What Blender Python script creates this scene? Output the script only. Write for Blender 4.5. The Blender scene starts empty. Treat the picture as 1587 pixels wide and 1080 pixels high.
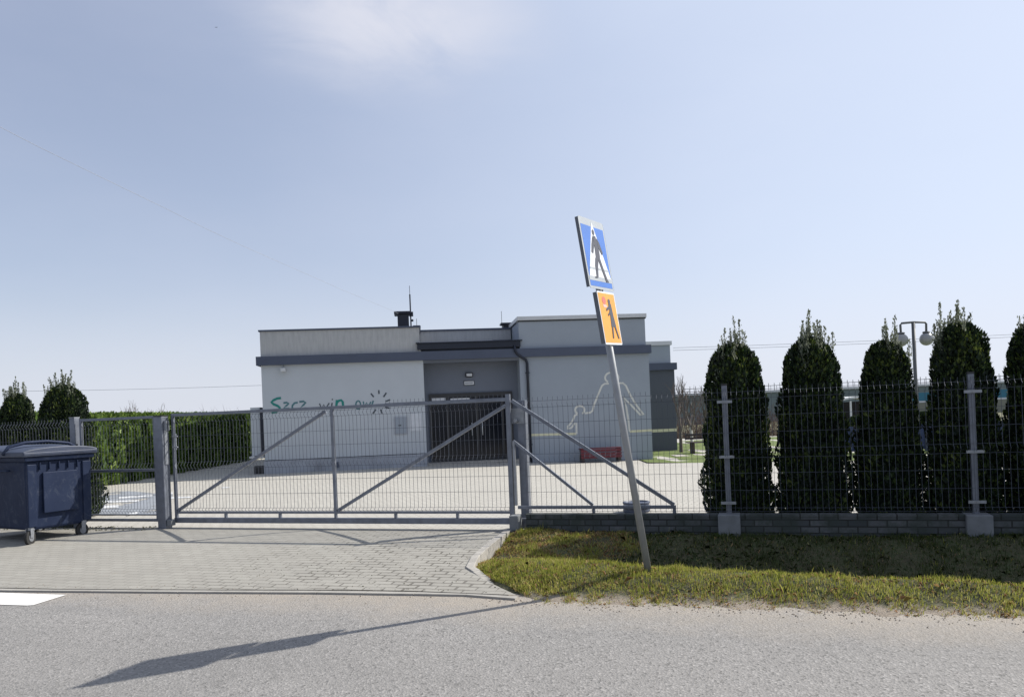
import bpy, bmesh, math, random
import numpy as np
from mathutils import Vector, Matrix, noise as mnoise
R = math.radians
SC = bpy.context.scene
COL = SC.collection

# ------------------------------------------------------------------ camera
F_PX, ROLL, YC, EYE = 1200.0, R(2.35), 640.0, 1.5      # photo is 1587 x 1080
cam = bpy.data.cameras.new('camera'); camo = bpy.data.objects.new('camera', cam); COL.objects.link(camo)
cam.sensor_width = 36; cam.lens = 36 * F_PX / 1587
cam.shift_y = (YC - 540) / 1587
cam.clip_start = 0.05; cam.clip_end = 3000
camo.matrix_world = Matrix.Translation((0, 0, EYE)) @ Matrix.Rotation(R(90), 4, 'X') @ Matrix.Rotation(-ROLL, 4, 'Z')
SC.camera = camo

# ------------------------------------------------------------------ sky and sun
SUN = Vector((1.08, 0.442, 1.0)).normalized()
ELEV = math.asin(SUN.z); AZ = math.atan2(SUN.x, SUN.y)
W = bpy.data.worlds.new('World'); SC.world = W; W.use_nodes = True
nt = W.node_tree; nt.nodes.clear()
sky = nt.nodes.new('ShaderNodeTexSky'); sky.sky_type = 'NISHITA'; sky.sun_disc = False
sky.sun_elevation = ELEV; sky.sun_rotation = AZ
sky.altitude = 100; sky.air_density = 1.0; sky.dust_density = 2.6; sky.ozone_density = 3.0
bg = nt.nodes.new('ShaderNodeBackground'); bg.inputs[1].default_value = 0.098
out = nt.nodes.new('ShaderNodeOutputWorld')
# thin high cloud: a little pale veil over the sky colour
tc = nt.nodes.new('ShaderNodeTexCoord')
cn = nt.nodes.new('ShaderNodeTexNoise'); cn.inputs['Scale'].default_value = 2.2; cn.inputs['Detail'].default_value = 7; cn.inputs['Roughness'].default_value = .55
mp = nt.nodes.new('ShaderNodeMapping'); mp.inputs['Scale'].default_value = (1, 1, 2.6)
nt.links.new(tc.outputs['Generated'], mp.inputs[0]); nt.links.new(mp.outputs[0], cn.inputs['Vector'])
cr = nt.nodes.new('ShaderNodeMapRange'); cr.inputs[1].default_value = .40; cr.inputs[2].default_value = .72; cr.inputs[3].default_value = .50; cr.inputs[4].default_value = .64
nt.links.new(cn.outputs['Fac'], cr.inputs[0])
# one soft wisp high above the building
vd = nt.nodes.new('ShaderNodeVectorMath'); vd.operation = 'DISTANCE'
mp2 = nt.nodes.new('ShaderNodeMapping'); mp2.inputs['Scale'].default_value = (1, 1, 1.9)
nt.links.new(tc.outputs['Generated'], mp2.inputs[0])
vn = nt.nodes.new('ShaderNodeVectorMath'); vn.operation = 'SCALE'; vn.inputs['Scale'].default_value = .22
nt.links.new(cn.outputs['Color'], vn.inputs[0])
va = nt.nodes.new('ShaderNodeVectorMath'); va.operation = 'ADD'
nt.links.new(mp2.outputs[0], va.inputs[0]); nt.links.new(vn.outputs[0], va.inputs[1])
nt.links.new(va.outputs[0], vd.inputs[0])
wd = Vector((-150 / 1200, 1, 600 / 1200)).normalized()
vd.inputs[1].default_value = (wd.x + .11, wd.y + .11, wd.z * 1.9 + .11)
wr = nt.nodes.new('ShaderNodeMapRange'); wr.interpolation_type = 'SMOOTHSTEP'
wr.inputs[1].default_value = .215; wr.inputs[2].default_value = .02; wr.inputs[3].default_value = 0; wr.inputs[4].default_value = 1.0
nt.links.new(vd.outputs['Value'], wr.inputs[0])
mx = nt.nodes.new('ShaderNodeMath'); mx.operation = 'MAXIMUM'
nt.links.new(cr.outputs[0], mx.inputs[0]); nt.links.new(wr.outputs[0], mx.inputs[1])
mixc = nt.nodes.new('ShaderNodeMix'); mixc.data_type = 'RGBA'; mixc.inputs['B'].default_value = (3.45, 3.75, 4.75, 1)
nt.links.new(cr.outputs[0], mixc.inputs['Factor']); nt.links.new(sky.outputs[0], mixc.inputs['A'])
def wm(op, a, b=0.0):
    x = nt.nodes.new('ShaderNodeMath'); x.operation = op
    for i, v in enumerate((a, b)):
        if isinstance(v, (int, float)): x.inputs[i].default_value = v
        else: nt.links.new(v, x.inputs[i])
    return x.outputs[0]
def wmr(src, a, b, c, d):
    x = nt.nodes.new('ShaderNodeMapRange'); x.interpolation_type = 'SMOOTHSTEP'
    for i, v in enumerate((a, b, c, d)): x.inputs[i + 1].default_value = v
    nt.links.new(src, x.inputs[0]); return x.outputs[0]
sx = nt.nodes.new('ShaderNodeSeparateXYZ'); nt.links.new(tc.outputs['Generated'], sx.inputs[0])
dt = nt.nodes.new('ShaderNodeVectorMath'); dt.operation = 'DOT_PRODUCT'; dt.inputs[1].default_value = SUN; nt.links.new(tc.outputs['Generated'], dt.inputs[0])
low = wmr(sx.outputs[2], -.02, .42, 1, 0); side = wmr(dt.outputs['Value'], .15, 1.0, 0, 1)
hz = wm('ADD', wm('MULTIPLY', low, .36), wm('MULTIPLY', side, .75)); hz = wm('MINIMUM', wm('MULTIPLY', hz, wm('ADD', .72, wm('MULTIPLY', cn.outputs['Fac'], .56))), .9)
mix2 = nt.nodes.new('ShaderNodeMix'); mix2.data_type = 'RGBA'; mix2.inputs['B'].default_value = (5.1, 5.75, 7.0, 1)
nt.links.new(hz, mix2.inputs['Factor']); nt.links.new(mixc.outputs['Result'], mix2.inputs['A'])
# whiter right at the horizon
mix3 = nt.nodes.new('ShaderNodeMix'); mix3.data_type = 'RGBA'; mix3.inputs['B'].default_value = (5.6, 5.75, 6.2, 1)
nt.links.new(wm('MULTIPLY', wmr(sx.outputs[2], -.01, .20, 1, 0), .62), mix3.inputs['Factor']); nt.links.new(mix2.outputs['Result'], mix3.inputs['A'])
# the wisp itself, broken up by finer noise
fn = nt.nodes.new('ShaderNodeTexNoise'); fn.inputs['Scale'].default_value = 7; fn.inputs['Detail'].default_value = 8; fn.inputs['Roughness'].default_value = .6; fn.inputs['Distortion'].default_value = .6
mp4 = nt.nodes.new('ShaderNodeMapping'); mp4.inputs['Rotation'].default_value = (0, R(25), 0); mp4.inputs['Scale'].default_value = (.6, 1, 1.5)
nt.links.new(tc.outputs['Generated'], mp4.inputs[0]); nt.links.new(mp4.outputs[0], fn.inputs['Vector'])
mix4 = nt.nodes.new('ShaderNodeMix'); mix4.data_type = 'RGBA'; mix4.inputs['B'].default_value = (5.4, 5.45, 6.0, 1)
nt.links.new(wm('MULTIPLY', wm('MULTIPLY', wr.outputs[0], wmr(fn.outputs['Fac'], .34, .66, .15, 1)), .75), mix4.inputs['Factor']); nt.links.new(mix3.outputs['Result'], mix4.inputs['A'])
nt.links.new(mix4.outputs['Result'], bg.inputs[0]); nt.links.new(bg.outputs[0], out.inputs[0])
sl = bpy.data.lights.new('sun', 'SUN'); sl.energy = 4.1; sl.angle = R(.5); sl.color = (1, .955, .88)
so = bpy.data.objects.new('sun', sl); COL.objects.link(so); so.rotation_euler = SUN.to_track_quat('Z', 'Y').to_euler()
SC.view_settings.view_transform = 'Standard'; SC.view_settings.look = 'None'; SC.view_settings.gamma = 1
SC.view_settings.exposure = 0.6

# ------------------------------------------------------------------ helpers: photo pixel -> ray -> real point
def ray(px, py):
    u = px - 793.5; v = YC - py
    return (u * math.cos(ROLL) + v * math.sin(ROLL)) / F_PX, (-u * math.sin(ROLL) + v * math.cos(ROLL)) / F_PX
def at(px, py, Y):
    a, b = ray(px, py); return Vector((a * Y, Y, EYE + b * Y))
def on_ground(px, py, z=0):
    a, b = ray(px, py); Y = (z - EYE) / b; return Vector((a * Y, Y, z))
FA = -math.atan(.3175); FO = Vector((0, 9.88, 0))        # fence frame: s along the fence, n into the yard
BA = R(7.03); BO = Vector((-7.35, 22.87, 0))             # building frame
def plane(px, py, O=BO, ang=BA, n=0):
    a, b = ray(px, py); c, s = math.cos(ang), math.sin(ang)
    ox, oy = O.x - s * n, O.y + c * n
    t = (a * oy - ox) / (c - a * s); return t, EYE + b * (oy + s * t)
def to_fence(X, Y):
    c, s = math.cos(FA), math.sin(FA); dx, dy = X - FO.x, Y - FO.y
    return c * dx + s * dy, -s * dx + c * dy
def from_fence(s_, n_, z=0):
    c, s = math.cos(FA), math.sin(FA); return Vector((FO.x + c * s_ - s * n_, FO.y + s * s_ + c * n_, z))
def ss(a, b, x):
    t = min(1, max(0, (x - a) / (b - a))); return t * t * (3 - 2 * t)
def zz(n):                                               # drive and road fall away from the gate
    if n > -1: return 0
    if n > -5.2: return .06 * (n + 1)
    return -.252 + .01 * (n + 5.2)
def yard_z(X, Y): return -.13 * ss(-2, 4, X) * ss(12, 21, Y)

# ------------------------------------------------------------------ helpers: objects
def tag(o, label=None, cat=None, group=None, kind=None):
    if label: o['label'] = label
    if cat: o['category'] = cat
    if group: o['group'] = group
    if kind: o['kind'] = kind
    return o
def empty(name, loc=(0, 0, 0), rz=0, label=None, cat=None, group=None):
    o = bpy.data.objects.new(name, None); COL.objects.link(o); o.location = loc; o.rotation_euler = (0, 0, rz)
    o.empty_display_size = .2
    return tag(o, label, cat, group)
class MB:
    def __init__(s): s.v = []; s.f = []
    def add(s, vs, fs):
        k = len(s.v); s.v += [tuple(p) for p in vs]; s.f += [tuple(i + k for i in f) for f in fs]; return s
    def box(s, x0, x1, y0, y1, z0, z1):
        v = [(x, y, z) for z in (z0, z1) for y in (y0, y1) for x in (x0, x1)]
        return s.add(v, [(0, 2, 3, 1), (4, 5, 7, 6), (0, 1, 5, 4), (2, 6, 7, 3), (0, 4, 6, 2), (1, 3, 7, 5)])
    def bar(s, p, q, w, h, side=(0, 1, 0)):              # rectangular tube from p to q
        p, q = Vector(p), Vector(q); d = (q - p).normalized(); a = Vector(side); a = (a - d * a.dot(d)).normalized(); b = d.cross(a)
        v = [c + a * (i * w / 2) + b * (j * h / 2) for c in (p, q) for i, j in ((-1, -1), (1, -1), (1, 1), (-1, 1))]
        return s.add(v, [(0, 1, 2, 3), (7, 6, 5, 4), (0, 4, 5, 1), (1, 5, 6, 2), (2, 6, 7, 3), (3, 7, 4, 0)])
    def tube(s, p, q, r, n=12, r2=None):
        p, q = Vector(p), Vector(q); r2 = r if r2 is None else r2; d = (q - p).normalized()
        a = d.orthogonal().normalized(); b = d.cross(a)
        v = [c + (a * math.cos(t) + b * math.sin(t)) * rr for c, rr in ((p, r), (q, r2)) for t in [2 * math.pi * i / n for i in range(n)]]
        return s.add(v, [(i, (i + 1) % n, n + (i + 1) % n, n + i) for i in range(n)] + [tuple(range(n))[::-1], tuple(range(n, 2 * n))])
    def path(s, pts, r, n=8):                            # round tube through points
        pts = [Vector(p) for p in pts]; vs = []; up = Vector((.31, .17, .93))
        for i, p in enumerate(pts):
            d = (pts[min(i + 1, len(pts) - 1)] - pts[max(i - 1, 0)]).normalized()
            a = (up - d * up.dot(d)).normalized(); b = d.cross(a); rr = r[i] if isinstance(r, (list, tuple)) else r
            vs += [p + (a * math.cos(2 * math.pi * k / n) + b * math.sin(2 * math.pi * k / n)) * rr for k in range(n)]
        fs = [(i * n + k, i * n + (k + 1) % n, (i + 1) * n + (k + 1) % n, (i + 1) * n + k) for i in range(len(pts) - 1) for k in range(n)]
        return s.add(vs, fs + [tuple(range(n))[::-1], tuple(range((len(pts) - 1) * n, len(pts) * n))])
    def lathe(s, prof, c=(0, 0, 0), n=24):
        vs = [(c[0] + r * math.cos(2 * math.pi * k / n), c[1] + r * math.sin(2 * math.pi * k / n), c[2] + z) for r, z in prof for k in range(n)]
        fs = [(i * n + k, i * n + (k + 1) % n, (i + 1) * n + (k + 1) % n, (i + 1) * n + k) for i in range(len(prof) - 1) for k in range(n)]
        return s.add(vs, fs)
    def prism(s, poly, y0, y1):                          # polygon in (x, z) pulled along y
        n = len(poly); vs = [(x, y0, z) for x, z in poly] + [(x, y1, z) for x, z in poly]
        return s.add(vs, [tuple(range(n)), tuple(range(n, 2 * n))[::-1]] + [(i, n + i, n + (i + 1) % n, (i + 1) % n) for i in range(n)])
    def stroke(s, pts, w, y0, y1, closed=False):         # flat painted line in the (x, z) plane
        P = [Vector((a, b)) for a, b in pts]; n = len(P); L = []; Rr = []
        for i, p in enumerate(P):
            a = P[i - 1] if (i or closed) else p; b = P[(i + 1) % n] if (i < n - 1 or closed) else p
            d = b - a; d = d.normalized() if d.length > 1e-9 else Vector((1, 0)); m = Vector((-d.y, d.x)) * w / 2
            L.append(p + m); Rr.append(p - m)
        for i in range(n if closed else n - 1):
            j = (i + 1) % n; s.prism([L[i], L[j], Rr[j], Rr[i]], y0, y1)
        return s
    def build(s, name, m, parent=None, smooth=False, bevel=0, recalc=True):
        me = bpy.data.meshes.new(name); me.from_pydata([tuple(p) for p in s.v], [], s.f)
        if recalc:
            bm = bmesh.new(); bm.from_mesh(me); bmesh.ops.recalc_face_normals(bm, faces=bm.faces); bm.to_mesh(me); bm.free()
        for mm in (m if isinstance(m, list) else [m]): me.materials.append(mm)
        if smooth: me.polygons.foreach_set('use_smooth', [True] * len(me.polygons))
        o = bpy.data.objects.new(name, me); COL.objects.link(o)
        if parent: o.parent = parent
        if bevel:
            b = o.modifiers.new('bevel', 'BEVEL'); b.width = bevel; b.segments = 2; b.limit_method = 'ANGLE'
        return o
def np_mesh(name, V, Fs, mats, parent=None, mi=None, smooth=False):
    k = Fs.shape[1]; me = bpy.data.meshes.new(name)
    me.vertices.add(len(V)); me.vertices.foreach_set('co', V.astype(np.float32).ravel())
    me.loops.add(Fs.size); me.loops.foreach_set('vertex_index', Fs.astype(np.int32).ravel())
    me.polygons.add(len(Fs)); me.polygons.foreach_set('loop_start', np.arange(0, Fs.size, k, dtype=np.int32)); me.polygons.foreach_set('loop_total', np.full(len(Fs), k, np.int32))
    for m in mats: me.materials.append(m)
    if mi is not None: me.polygons.foreach_set('material_index', mi.astype(np.int32))
    if smooth: me.polygons.foreach_set('use_smooth', np.ones(len(Fs), bool))
    me.update(calc_edges=True); me.validate()
    o = bpy.data.objects.new(name, me); COL.objects.link(o)
    if parent: o.parent = parent
    return o

# ------------------------------------------------------------------ materials
class NT:
    def __init__(s, name):
        s.m = bpy.data.materials.new(name); s.m.use_nodes = True; s.t = s.m.node_tree; s.b = s.t.nodes['Principled BSDF']
    def n(s, kind, **kw):
        x = s.t.nodes.new(kind)
        for k, v in kw.items(): setattr(x, k, v)
        return x
    def l(s, a, b): s.t.links.new(a, b)
    def co(s): 
        if not hasattr(s, '_c'): s._c = s.n('ShaderNodeTexCoord').outputs['Object']
        return s._c
    def mapped(s, scale):
        m = s.n('ShaderNodeMapping'); m.inputs['Scale'].default_value = scale; s.l(s.co(), m.inputs[0]); return m.outputs[0]
    def noise(s, scale, detail=4, rough=.55, vec=None, dist=0):
        x = s.n('ShaderNodeTexNoise'); x.inputs['Scale'].default_value = scale; x.inputs['Detail'].default_value = detail
        x.inputs['Roughness'].default_value = rough; x.inputs['Distortion'].default_value = dist
        s.l(vec or s.co(), x.inputs['Vector']); return x.outputs['Fac']
    def rng(s, src, a, b, c=0, d=1):
        x = s.n('ShaderNodeMapRange'); 
        for i, v in enumerate((a, b, c, d)): x.inputs[i + 1].default_value = v
        s.l(src, x.inputs[0]); return x.outputs[0]
    def mix(s, fac, A, B, blend='MIX'):
        x = s.n('ShaderNodeMix', data_type='RGBA', blend_type=blend)
        for k, v in (('Factor', fac), ('A', A), ('B', B)):
            if isinstance(v, (tuple, list)): x.inputs[k].default_value = (*v[:3], 1)
            elif isinstance(v, (int, float)): x.inputs[k].default_value = v
            else: s.l(v, x.inputs[k])
        return x.outputs['Result']
    def math(s, op, a, b=0):
        x = s.n('ShaderNodeMath', operation=op)
        for i, v in enumerate((a, b)):
            if isinstance(v, (int, float)): x.inputs[i].default_value = v
            else: s.l(v, x.inputs[i])
        return x.outputs[0]
    def bump(s, h, strength=.3, dist=.01):
        x = s.n('ShaderNodeBump'); x.inputs['Strength'].default_value = strength; x.inputs['Distance'].default_value = dist
        s.l(h, x.inputs['Height']); s.l(x.outputs[0], s.b.inputs['Normal'])
    def col(s, c):
        if isinstance(c, tuple): s.b.inputs['Base Color'].default_value = (*c, 1)
        else: s.l(c, s.b.inputs['Base Color'])
    def set(s, rough=.6, metal=0, spec=.5):
        s.b.inputs['Roughness'].default_value = rough; s.b.inputs['Metallic'].default_value = metal
        s.b.inputs['Specular IOR Level'].default_value = spec; return s
def simple(name, c, rough=.6, metal=0, var=.15, scale=6, bump=0, bscale=80, spec=.5, dirt=None):
    t = NT(name).set(rough, metal, spec)
    a = tuple(x * (1 - var) for x in c); b = tuple(min(1, x * (1 + var)) for x in c)
    k = t.mix(t.rng(t.noise(scale, 6, .6), .3, .7), a, b)
    if dirt:
        k = t.mix(t.rng(t.noise(scale * .35, 8, .7, dist=.4), .52, .75, 0, dirt[1]), k, dirt[0])
    t.col(k)
    if bump: t.bump(t.noise(bscale, 5, .6), bump, .004)
    return t.m
M = {}
M['galv'] = simple('galvanised_steel', (.27, .285, .31), .42, .4, .2, 14, .1, 60)
M['galv_dark'] = simple('galvanised_profile', (.17, .185, .22), .42, .5, .18, 10, .1, 60)
M['wire'] = simple('galvanised_wire', (.075, .085, .11), .6, .2, .12, 30)
M['wall'] = simple('light_render', (.46, .49, .52), .9, 0, .035, 1.2, .25, 220, dirt=((.40, .42, .45), .25))
M['wall2'] = simple('grey_render', (.29, .325, .37), .9, 0, .035, 1.2, .25, 220, dirt=((.25, .28, .32), .3))
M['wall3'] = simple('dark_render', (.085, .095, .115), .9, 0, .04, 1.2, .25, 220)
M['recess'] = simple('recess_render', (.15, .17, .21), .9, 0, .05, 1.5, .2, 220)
def streaked(name, c, d):
    t = NT(name).set(.9); v = t.mapped((5, 5, .7))
    k = t.mix(t.rng(t.noise(3.0, 6, .65, v), .42, .72), c, d); t.col(k); t.bump(t.noise(200), .2, .003); return t.m
M['parapet'] = streaked('weathered_parapet', (.42, .425, .425), (.34, .345, .35))
M['plinth_wall'] = simple('plinth_render', (.34, .36, .40), .9, 0, .12, 3, .3, 150, dirt=((.15, .155, .17), .6))
M['slate'] = simple('slate_trim', (.060, .075, .115), .55, 0, .08, 2)
M['dark_metal'] = simple('dark_gutter_metal', (.015, .019, .032), .4, .3, .1, 5)
M['cap'] = simple('light_metal_capping', (.55, .56, .57), .45, .2, .05, 4)
M['black'] = simple('black_metal', (.02, .021, .025), .4, 0, .1, 5)
M['glass'] = simple('dark_door_glass', (.006, .008, .014), .12, 0, .3, 2, spec=.28)
M['paper'] = simple('white_sticker', (.55, .57, .6), .6, 0, .06, 8)
M['white'] = simple('white_paint', (.78, .78, .76), .5, 0, .04, 10)
M['outline'] = simple('pale_line_paint', (.60, .60, .56), .8, 0, .08, 9)
M['yellowline'] = simple('pale_yellow_paint', (.62, .60, .42), .8, 0, .08, 9)
M['teal'] = simple('teal_paint', (.012, .20, .17), .7, 0, .1, 9)
M['teal2'] = simple('grey_teal_paint', (.07, .17, .19), .7, 0, .1, 9)
M['ink'] = simple('dark_grey_paint', (.06, .075, .09), .7, 0, .1, 9)
M['concrete'] = simple('concrete', (.36, .355, .34), .9, 0, .2, 7, .5, 90, dirt=((.2, .2, .19), .5))
M['kerb'] = simple('kerb_concrete', (.36, .34, .305), .9, 0, .18, 9, .5, 90, dirt=((.3, .26, .2), .5))
M['bark'] = simple('bark', (.12, .10, .085), .95, 0, .35, 14, .8, 60)
M['twig'] = simple('bare_twigs', (.15, .125, .11), .95, 0, .3, 5)
M['lime'] = simple('whitewashed_bark', (.55, .53, .50), .9, 0, .15, 12)
M['bench'] = simple('dark_stained_wood', (.055, .04, .035), .7, 0, .25, 12, .4, 60)
M['red'] = simple('red_painted_wood', (.11, .012, .022), .55, 0, .18, 8)
M['rubber'] = simple('rubber', (.02, .02, .02), .8, 0, .2, 20)
M['lampgrey'] = simple('lamp_metal', (.10, .105, .11), .6, .2, .1, 10)
M['cable'] = simple('cable_sheath', (.33, .35, .40), .7, 0, .05, 1)
M['foot'] = simple('cast_concrete_foot', (.17, .18, .19), .92, 0, .15, 9, .5, 70, dirt=((.10, .105, .10), .5))
M['redpaint'] = simple('red_sign_film', (.60, .16, .12), .45, 0, .05, 8)

def bin_plastic():
    t = NT('scuffed_bin_plastic').set(.6, 0, .2)
    base = t.mix(t.rng(t.noise(4, 6), .3, .7), (.010, .018, .046), (.017, .027, .060))
    sc = t.rng(t.noise(7, 10, .8, t.mapped((1, 1, .6)), 1.6),   .52, .68, 0, .5)
    t.col(t.mix(sc, base, (.085, .10, .13))); t.bump(t.noise(40), .15, .004); return t.m
M['bin'] = bin_plastic()
M['binlid'] = simple('faded_lid_plastic', (.040, .052, .088), .55, 0, .25, 5, .15, 50, dirt=((.10, .115, .13), .5))

def paver(name, c1, c2, mortar, rot=0, bw=.2, rh=.1, ms=.006, moss=0, wild=False):
    t = NT(name).set(.88)
    mpn = t.n('ShaderNodeMapping'); mpn.inputs['Rotation'].default_value = (0, 0, rot); t.l(t.co(), mpn.inputs[0])
    wob = t.n('ShaderNodeTexNoise'); wob.inputs['Scale'].default_value = 1.3; wob.inputs['Detail'].default_value = 3; t.l(mpn.outputs[0], wob.inputs['Vector'])
    sc = t.n('ShaderNodeVectorMath', operation='SCALE'); sc.inputs['Scale'].default_value = .05; t.l(wob.outputs['Color'], sc.inputs[0])
    ad = t.n('ShaderNodeVectorMath', operation='ADD'); t.l(mpn.outputs[0], ad.inputs[0]); t.l(sc.outputs[0], ad.inputs[1])
    b = t.n('ShaderNodeTexBrick'); t.l(ad.outputs[0], b.inputs['Vector'])
    b.inputs['Color1'].default_value = (*c1, 1); b.inputs['Color2'].default_value = (*c2, 1); b.inputs['Mortar'].default_value = (*mortar, 1)
    b.inputs['Scale'].default_value = 1; b.inputs['Mortar Size'].default_value = ms; b.inputs['Mortar Smooth'].default_value = .15
    b.inputs['Brick Width'].default_value = bw; b.inputs['Row Height'].default_value = rh; b.inputs['Bias'].default_value = -.1
    if wild:                                             # settled blocks with open joints towards the kerb
        sp = t.n('ShaderNodeSeparateXYZ'); t.l(t.co(), sp.inputs[0])
        mask = t.math('MULTIPLY', t.rng(sp.outputs[0], -3.2, -.8), t.rng(t.noise(2.2, 5, .7), .42, .6))
        t.l(t.rng(mask, 0, 1, ms * .5, .016), b.inputs['Mortar Size'])
    k = t.mix(t.rng(t.noise(.7, 6, .65), .3, .7, 0, .4), b.outputs['Color'], tuple(x * .78 for x in c1))
    k = t.mix(t.rng(t.noise(35, 4, .7), .35, .75, 0, .3), k, tuple(x * .7 for x in c1))
    k = t.mix(t.rng(t.noise(3.5, 8, .75), .62, .72, 0, .35), k, (.30, .25, .19))
    t.col(k)
    h = t.math('ADD', t.math('MULTIPLY', b.outputs['Fac'], -1.0), t.math('MULTIPLY', t.noise(3, 3), 1.2))
    t.bump(h, .6, .008); return t.m
M['drive'] = paver('drive_block_paving', (.30, .285, .25), (.345, .33, .29), (.10, .09, .075), wild=True)
M['yard'] = paver('yard_block_paving', (.43, .41, .365), (.48, .46, .41), (.22, .20, .17), rot=R(8), ms=.007)

def asphalt():
    t = NT('worn_asphalt').set(.9)
    sp = t.n('ShaderNodeSeparateXYZ'); t.l(t.co(), sp.inputs[0])
    k = t.mix(t.rng(t.noise(.5, 5, .6), .3, .7), (.20, .192, .182), (.24, .228, .215))
    v = t.n('ShaderNodeTexVoronoi'); v.inputs['Scale'].default_value = 62; t.l(t.co(), v.inputs['Vector'])
    cs = t.n('ShaderNodeSeparateColor'); t.l(v.outputs['Color'], cs.inputs[0])
    k = t.mix(t.rng(cs.outputs[0], .72, 1, 0, .55), k, (.42, .40, .38))
    k = t.mix(t.rng(cs.outputs[1], .86, .9, 0, .8), k, (.085, .082, .078))
    k = t.mix(t.rng(t.noise(26, 7, .8, t.mapped((1, 1.6, 1))), .57, .66, 0, .6), k, (.10, .096, .09))
    k = t.mix(t.rng(t.noise(110, 3, .7), .3, .7, 0, .35), k, (.33, .32, .30))
    k = t.mix(t.rng(t.noise(1, 5, .6, t.mapped((.09, 1.1, 1))), .45, .75, 0, .4), k, (.155, .15, .143))
    k = t.mix(t.rng(t.noise(1.7, 7, .7, dist=.8), .60, .72, 0, .35), k, (.14, .133, .125))
    # sand blown along the edge of the road and over the drive mouth
    dn = t.math('ADD', sp.outputs[1], t.math('MULTIPLY', t.math('SUBTRACT', t.noise(1.4, 8, .7), .5), 1.1))
    sand = t.math('MULTIPLY', t.rng(dn, -3.75, -3.0), t.rng(t.noise(7, 8, .8), .25, .6, .35, 1))
    k = t.mix(sand, k, t.mix(t.noise(50, 3), (.27, .235, .19), (.38, .335, .28)))
    t.col(k); t.bump(t.math('ADD', v.outputs['Distance'], t.noise(90, 4, .7)), .7, .006); return t.m
M['asphalt'] = asphalt()

def soil(name, a, b, c, sc=6):
    t = NT(name).set(.95)
    k = t.mix(t.rng(t.noise(sc, 8, .7), .35, .65), a, b); k = t.mix(t.rng(t.noise(sc * 5, 6, .75), .45, .7), k, c)
    if name == 'verge_soil':
        sp = t.n('ShaderNodeSeparateXYZ'); t.l(t.co(), sp.inputs[0])
        dn = t.math('ADD', sp.outputs[1], t.math('MULTIPLY', t.math('SUBTRACT', t.noise(5, 8, .75), .5), .5)); k = t.mix(t.rng(dn, -2.82, -2.95), k, t.mix(t.noise(50, 3), (.22, .175, .13), (.36, .31, .25)))
    t.col(k); t.bump(t.noise(30, 8, .7), .8, .03); return t.m
M['verge'] = soil('verge_soil', (.055, .05, .026), (.045, .065, .02), (.10, .08, .045))
M['lawn'] = soil('lawn_turf', (.10, .15, .03), (.15, .18, .045), (.07, .10, .02), 3)
M['far'] = soil('far_field', (.10, .11, .05), (.14, .13, .07), (.08, .08, .04), .05)

def leafy(name, stops, rough=.55, trans=.25, scale=2.5):
    t = NT(name).set(rough, 0, .3)
    g = t.n('ShaderNodeNewGeometry'); r = t.n('ShaderNodeValToRGB'); e = r.color_ramp.elements
    while len(e) < len(stops): e.new(.5)
    for i, (p, c) in enumerate(stops): e[i].position = p; e[i].color = (*c, 1)
    f = t.math('ADD', t.math('MULTIPLY', g.outputs['Random Per Island'], .62), t.math('MULTIPLY', t.rng(t.noise(scale, 5, .65), .3, .7), .38))
    t.l(f, r.inputs[0]); t.col(r.outputs[0])
    if trans:
        tr = t.n('ShaderNodeBsdfTranslucent'); t.l(r.outputs[0], tr.inputs[0]); mxs = t.n('ShaderNodeMixShader'); mxs.inputs[0].default_value = trans
        o = t.t.nodes['Material Output']; t.l(t.b.outputs[0], mxs.inputs[1]); t.l(tr.outputs[0], mxs.inputs[2]); t.l(mxs.outputs[0], o.inputs['Surface'])
    return t.m
M['thuja'] = leafy('thuja_foliage', [(0, (.006, .012, .009)), (.50, (.010, .021, .010)), (.72, (.042, .070, .016)), (1, (.17, .20, .04))], trans=.30)
M['tip'] = leafy('thuja_glow_toned_tips', [(0, (.08, .10, .06)), (.6, (.18, .20, .14)), (1, (.34, .35, .28))], trans=.45)  # paler than the crown: backlit glow painted into the shoot colour
M['hedge_core'] = simple('hedge_inner_foliage', (.04, .075, .018), .9, 0, .4, 14, .8, 40)
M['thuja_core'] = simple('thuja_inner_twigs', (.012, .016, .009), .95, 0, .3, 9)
M['hedge'] = leafy('hedge_foliage', [(0, (.035, .07, .016)), (.45, (.10, .165, .03)), (1, (.28, .36, .09))], trans=.35)
M['grass'] = leafy('grass_blades', [(0, (.12, .155, .02)), (.45, (.29, .315, .05)), (.75, (.43, .41, .11)), (1, (.58, .52, .26))], .6, .45, 3)
M['ditch'] = leafy('shade_toned_ditch_grass', [(0, (.025, .040, .012)), (.5, (.055, .085, .02)), (.85, (.10, .105, .035)), (1, (.20, .17, .09))], .7, .3, 1.5)  # dark palette: shade of the ditch painted into the blade colour
M['straw'] = leafy('dead_grass', [(0, (.18, .09, .045)), (.4, (.42, .25, .13)), (.7, (.33, .30, .09)), (1, (.62, .47, .28))], .7, .3, 3)
M['shrub'] = leafy('bare_shrub_twigs', [(0, (.09, .06, .05)), (.6, (.16, .11, .09)), (1, (.21, .17, .14))], .9, .1, 1)

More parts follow.
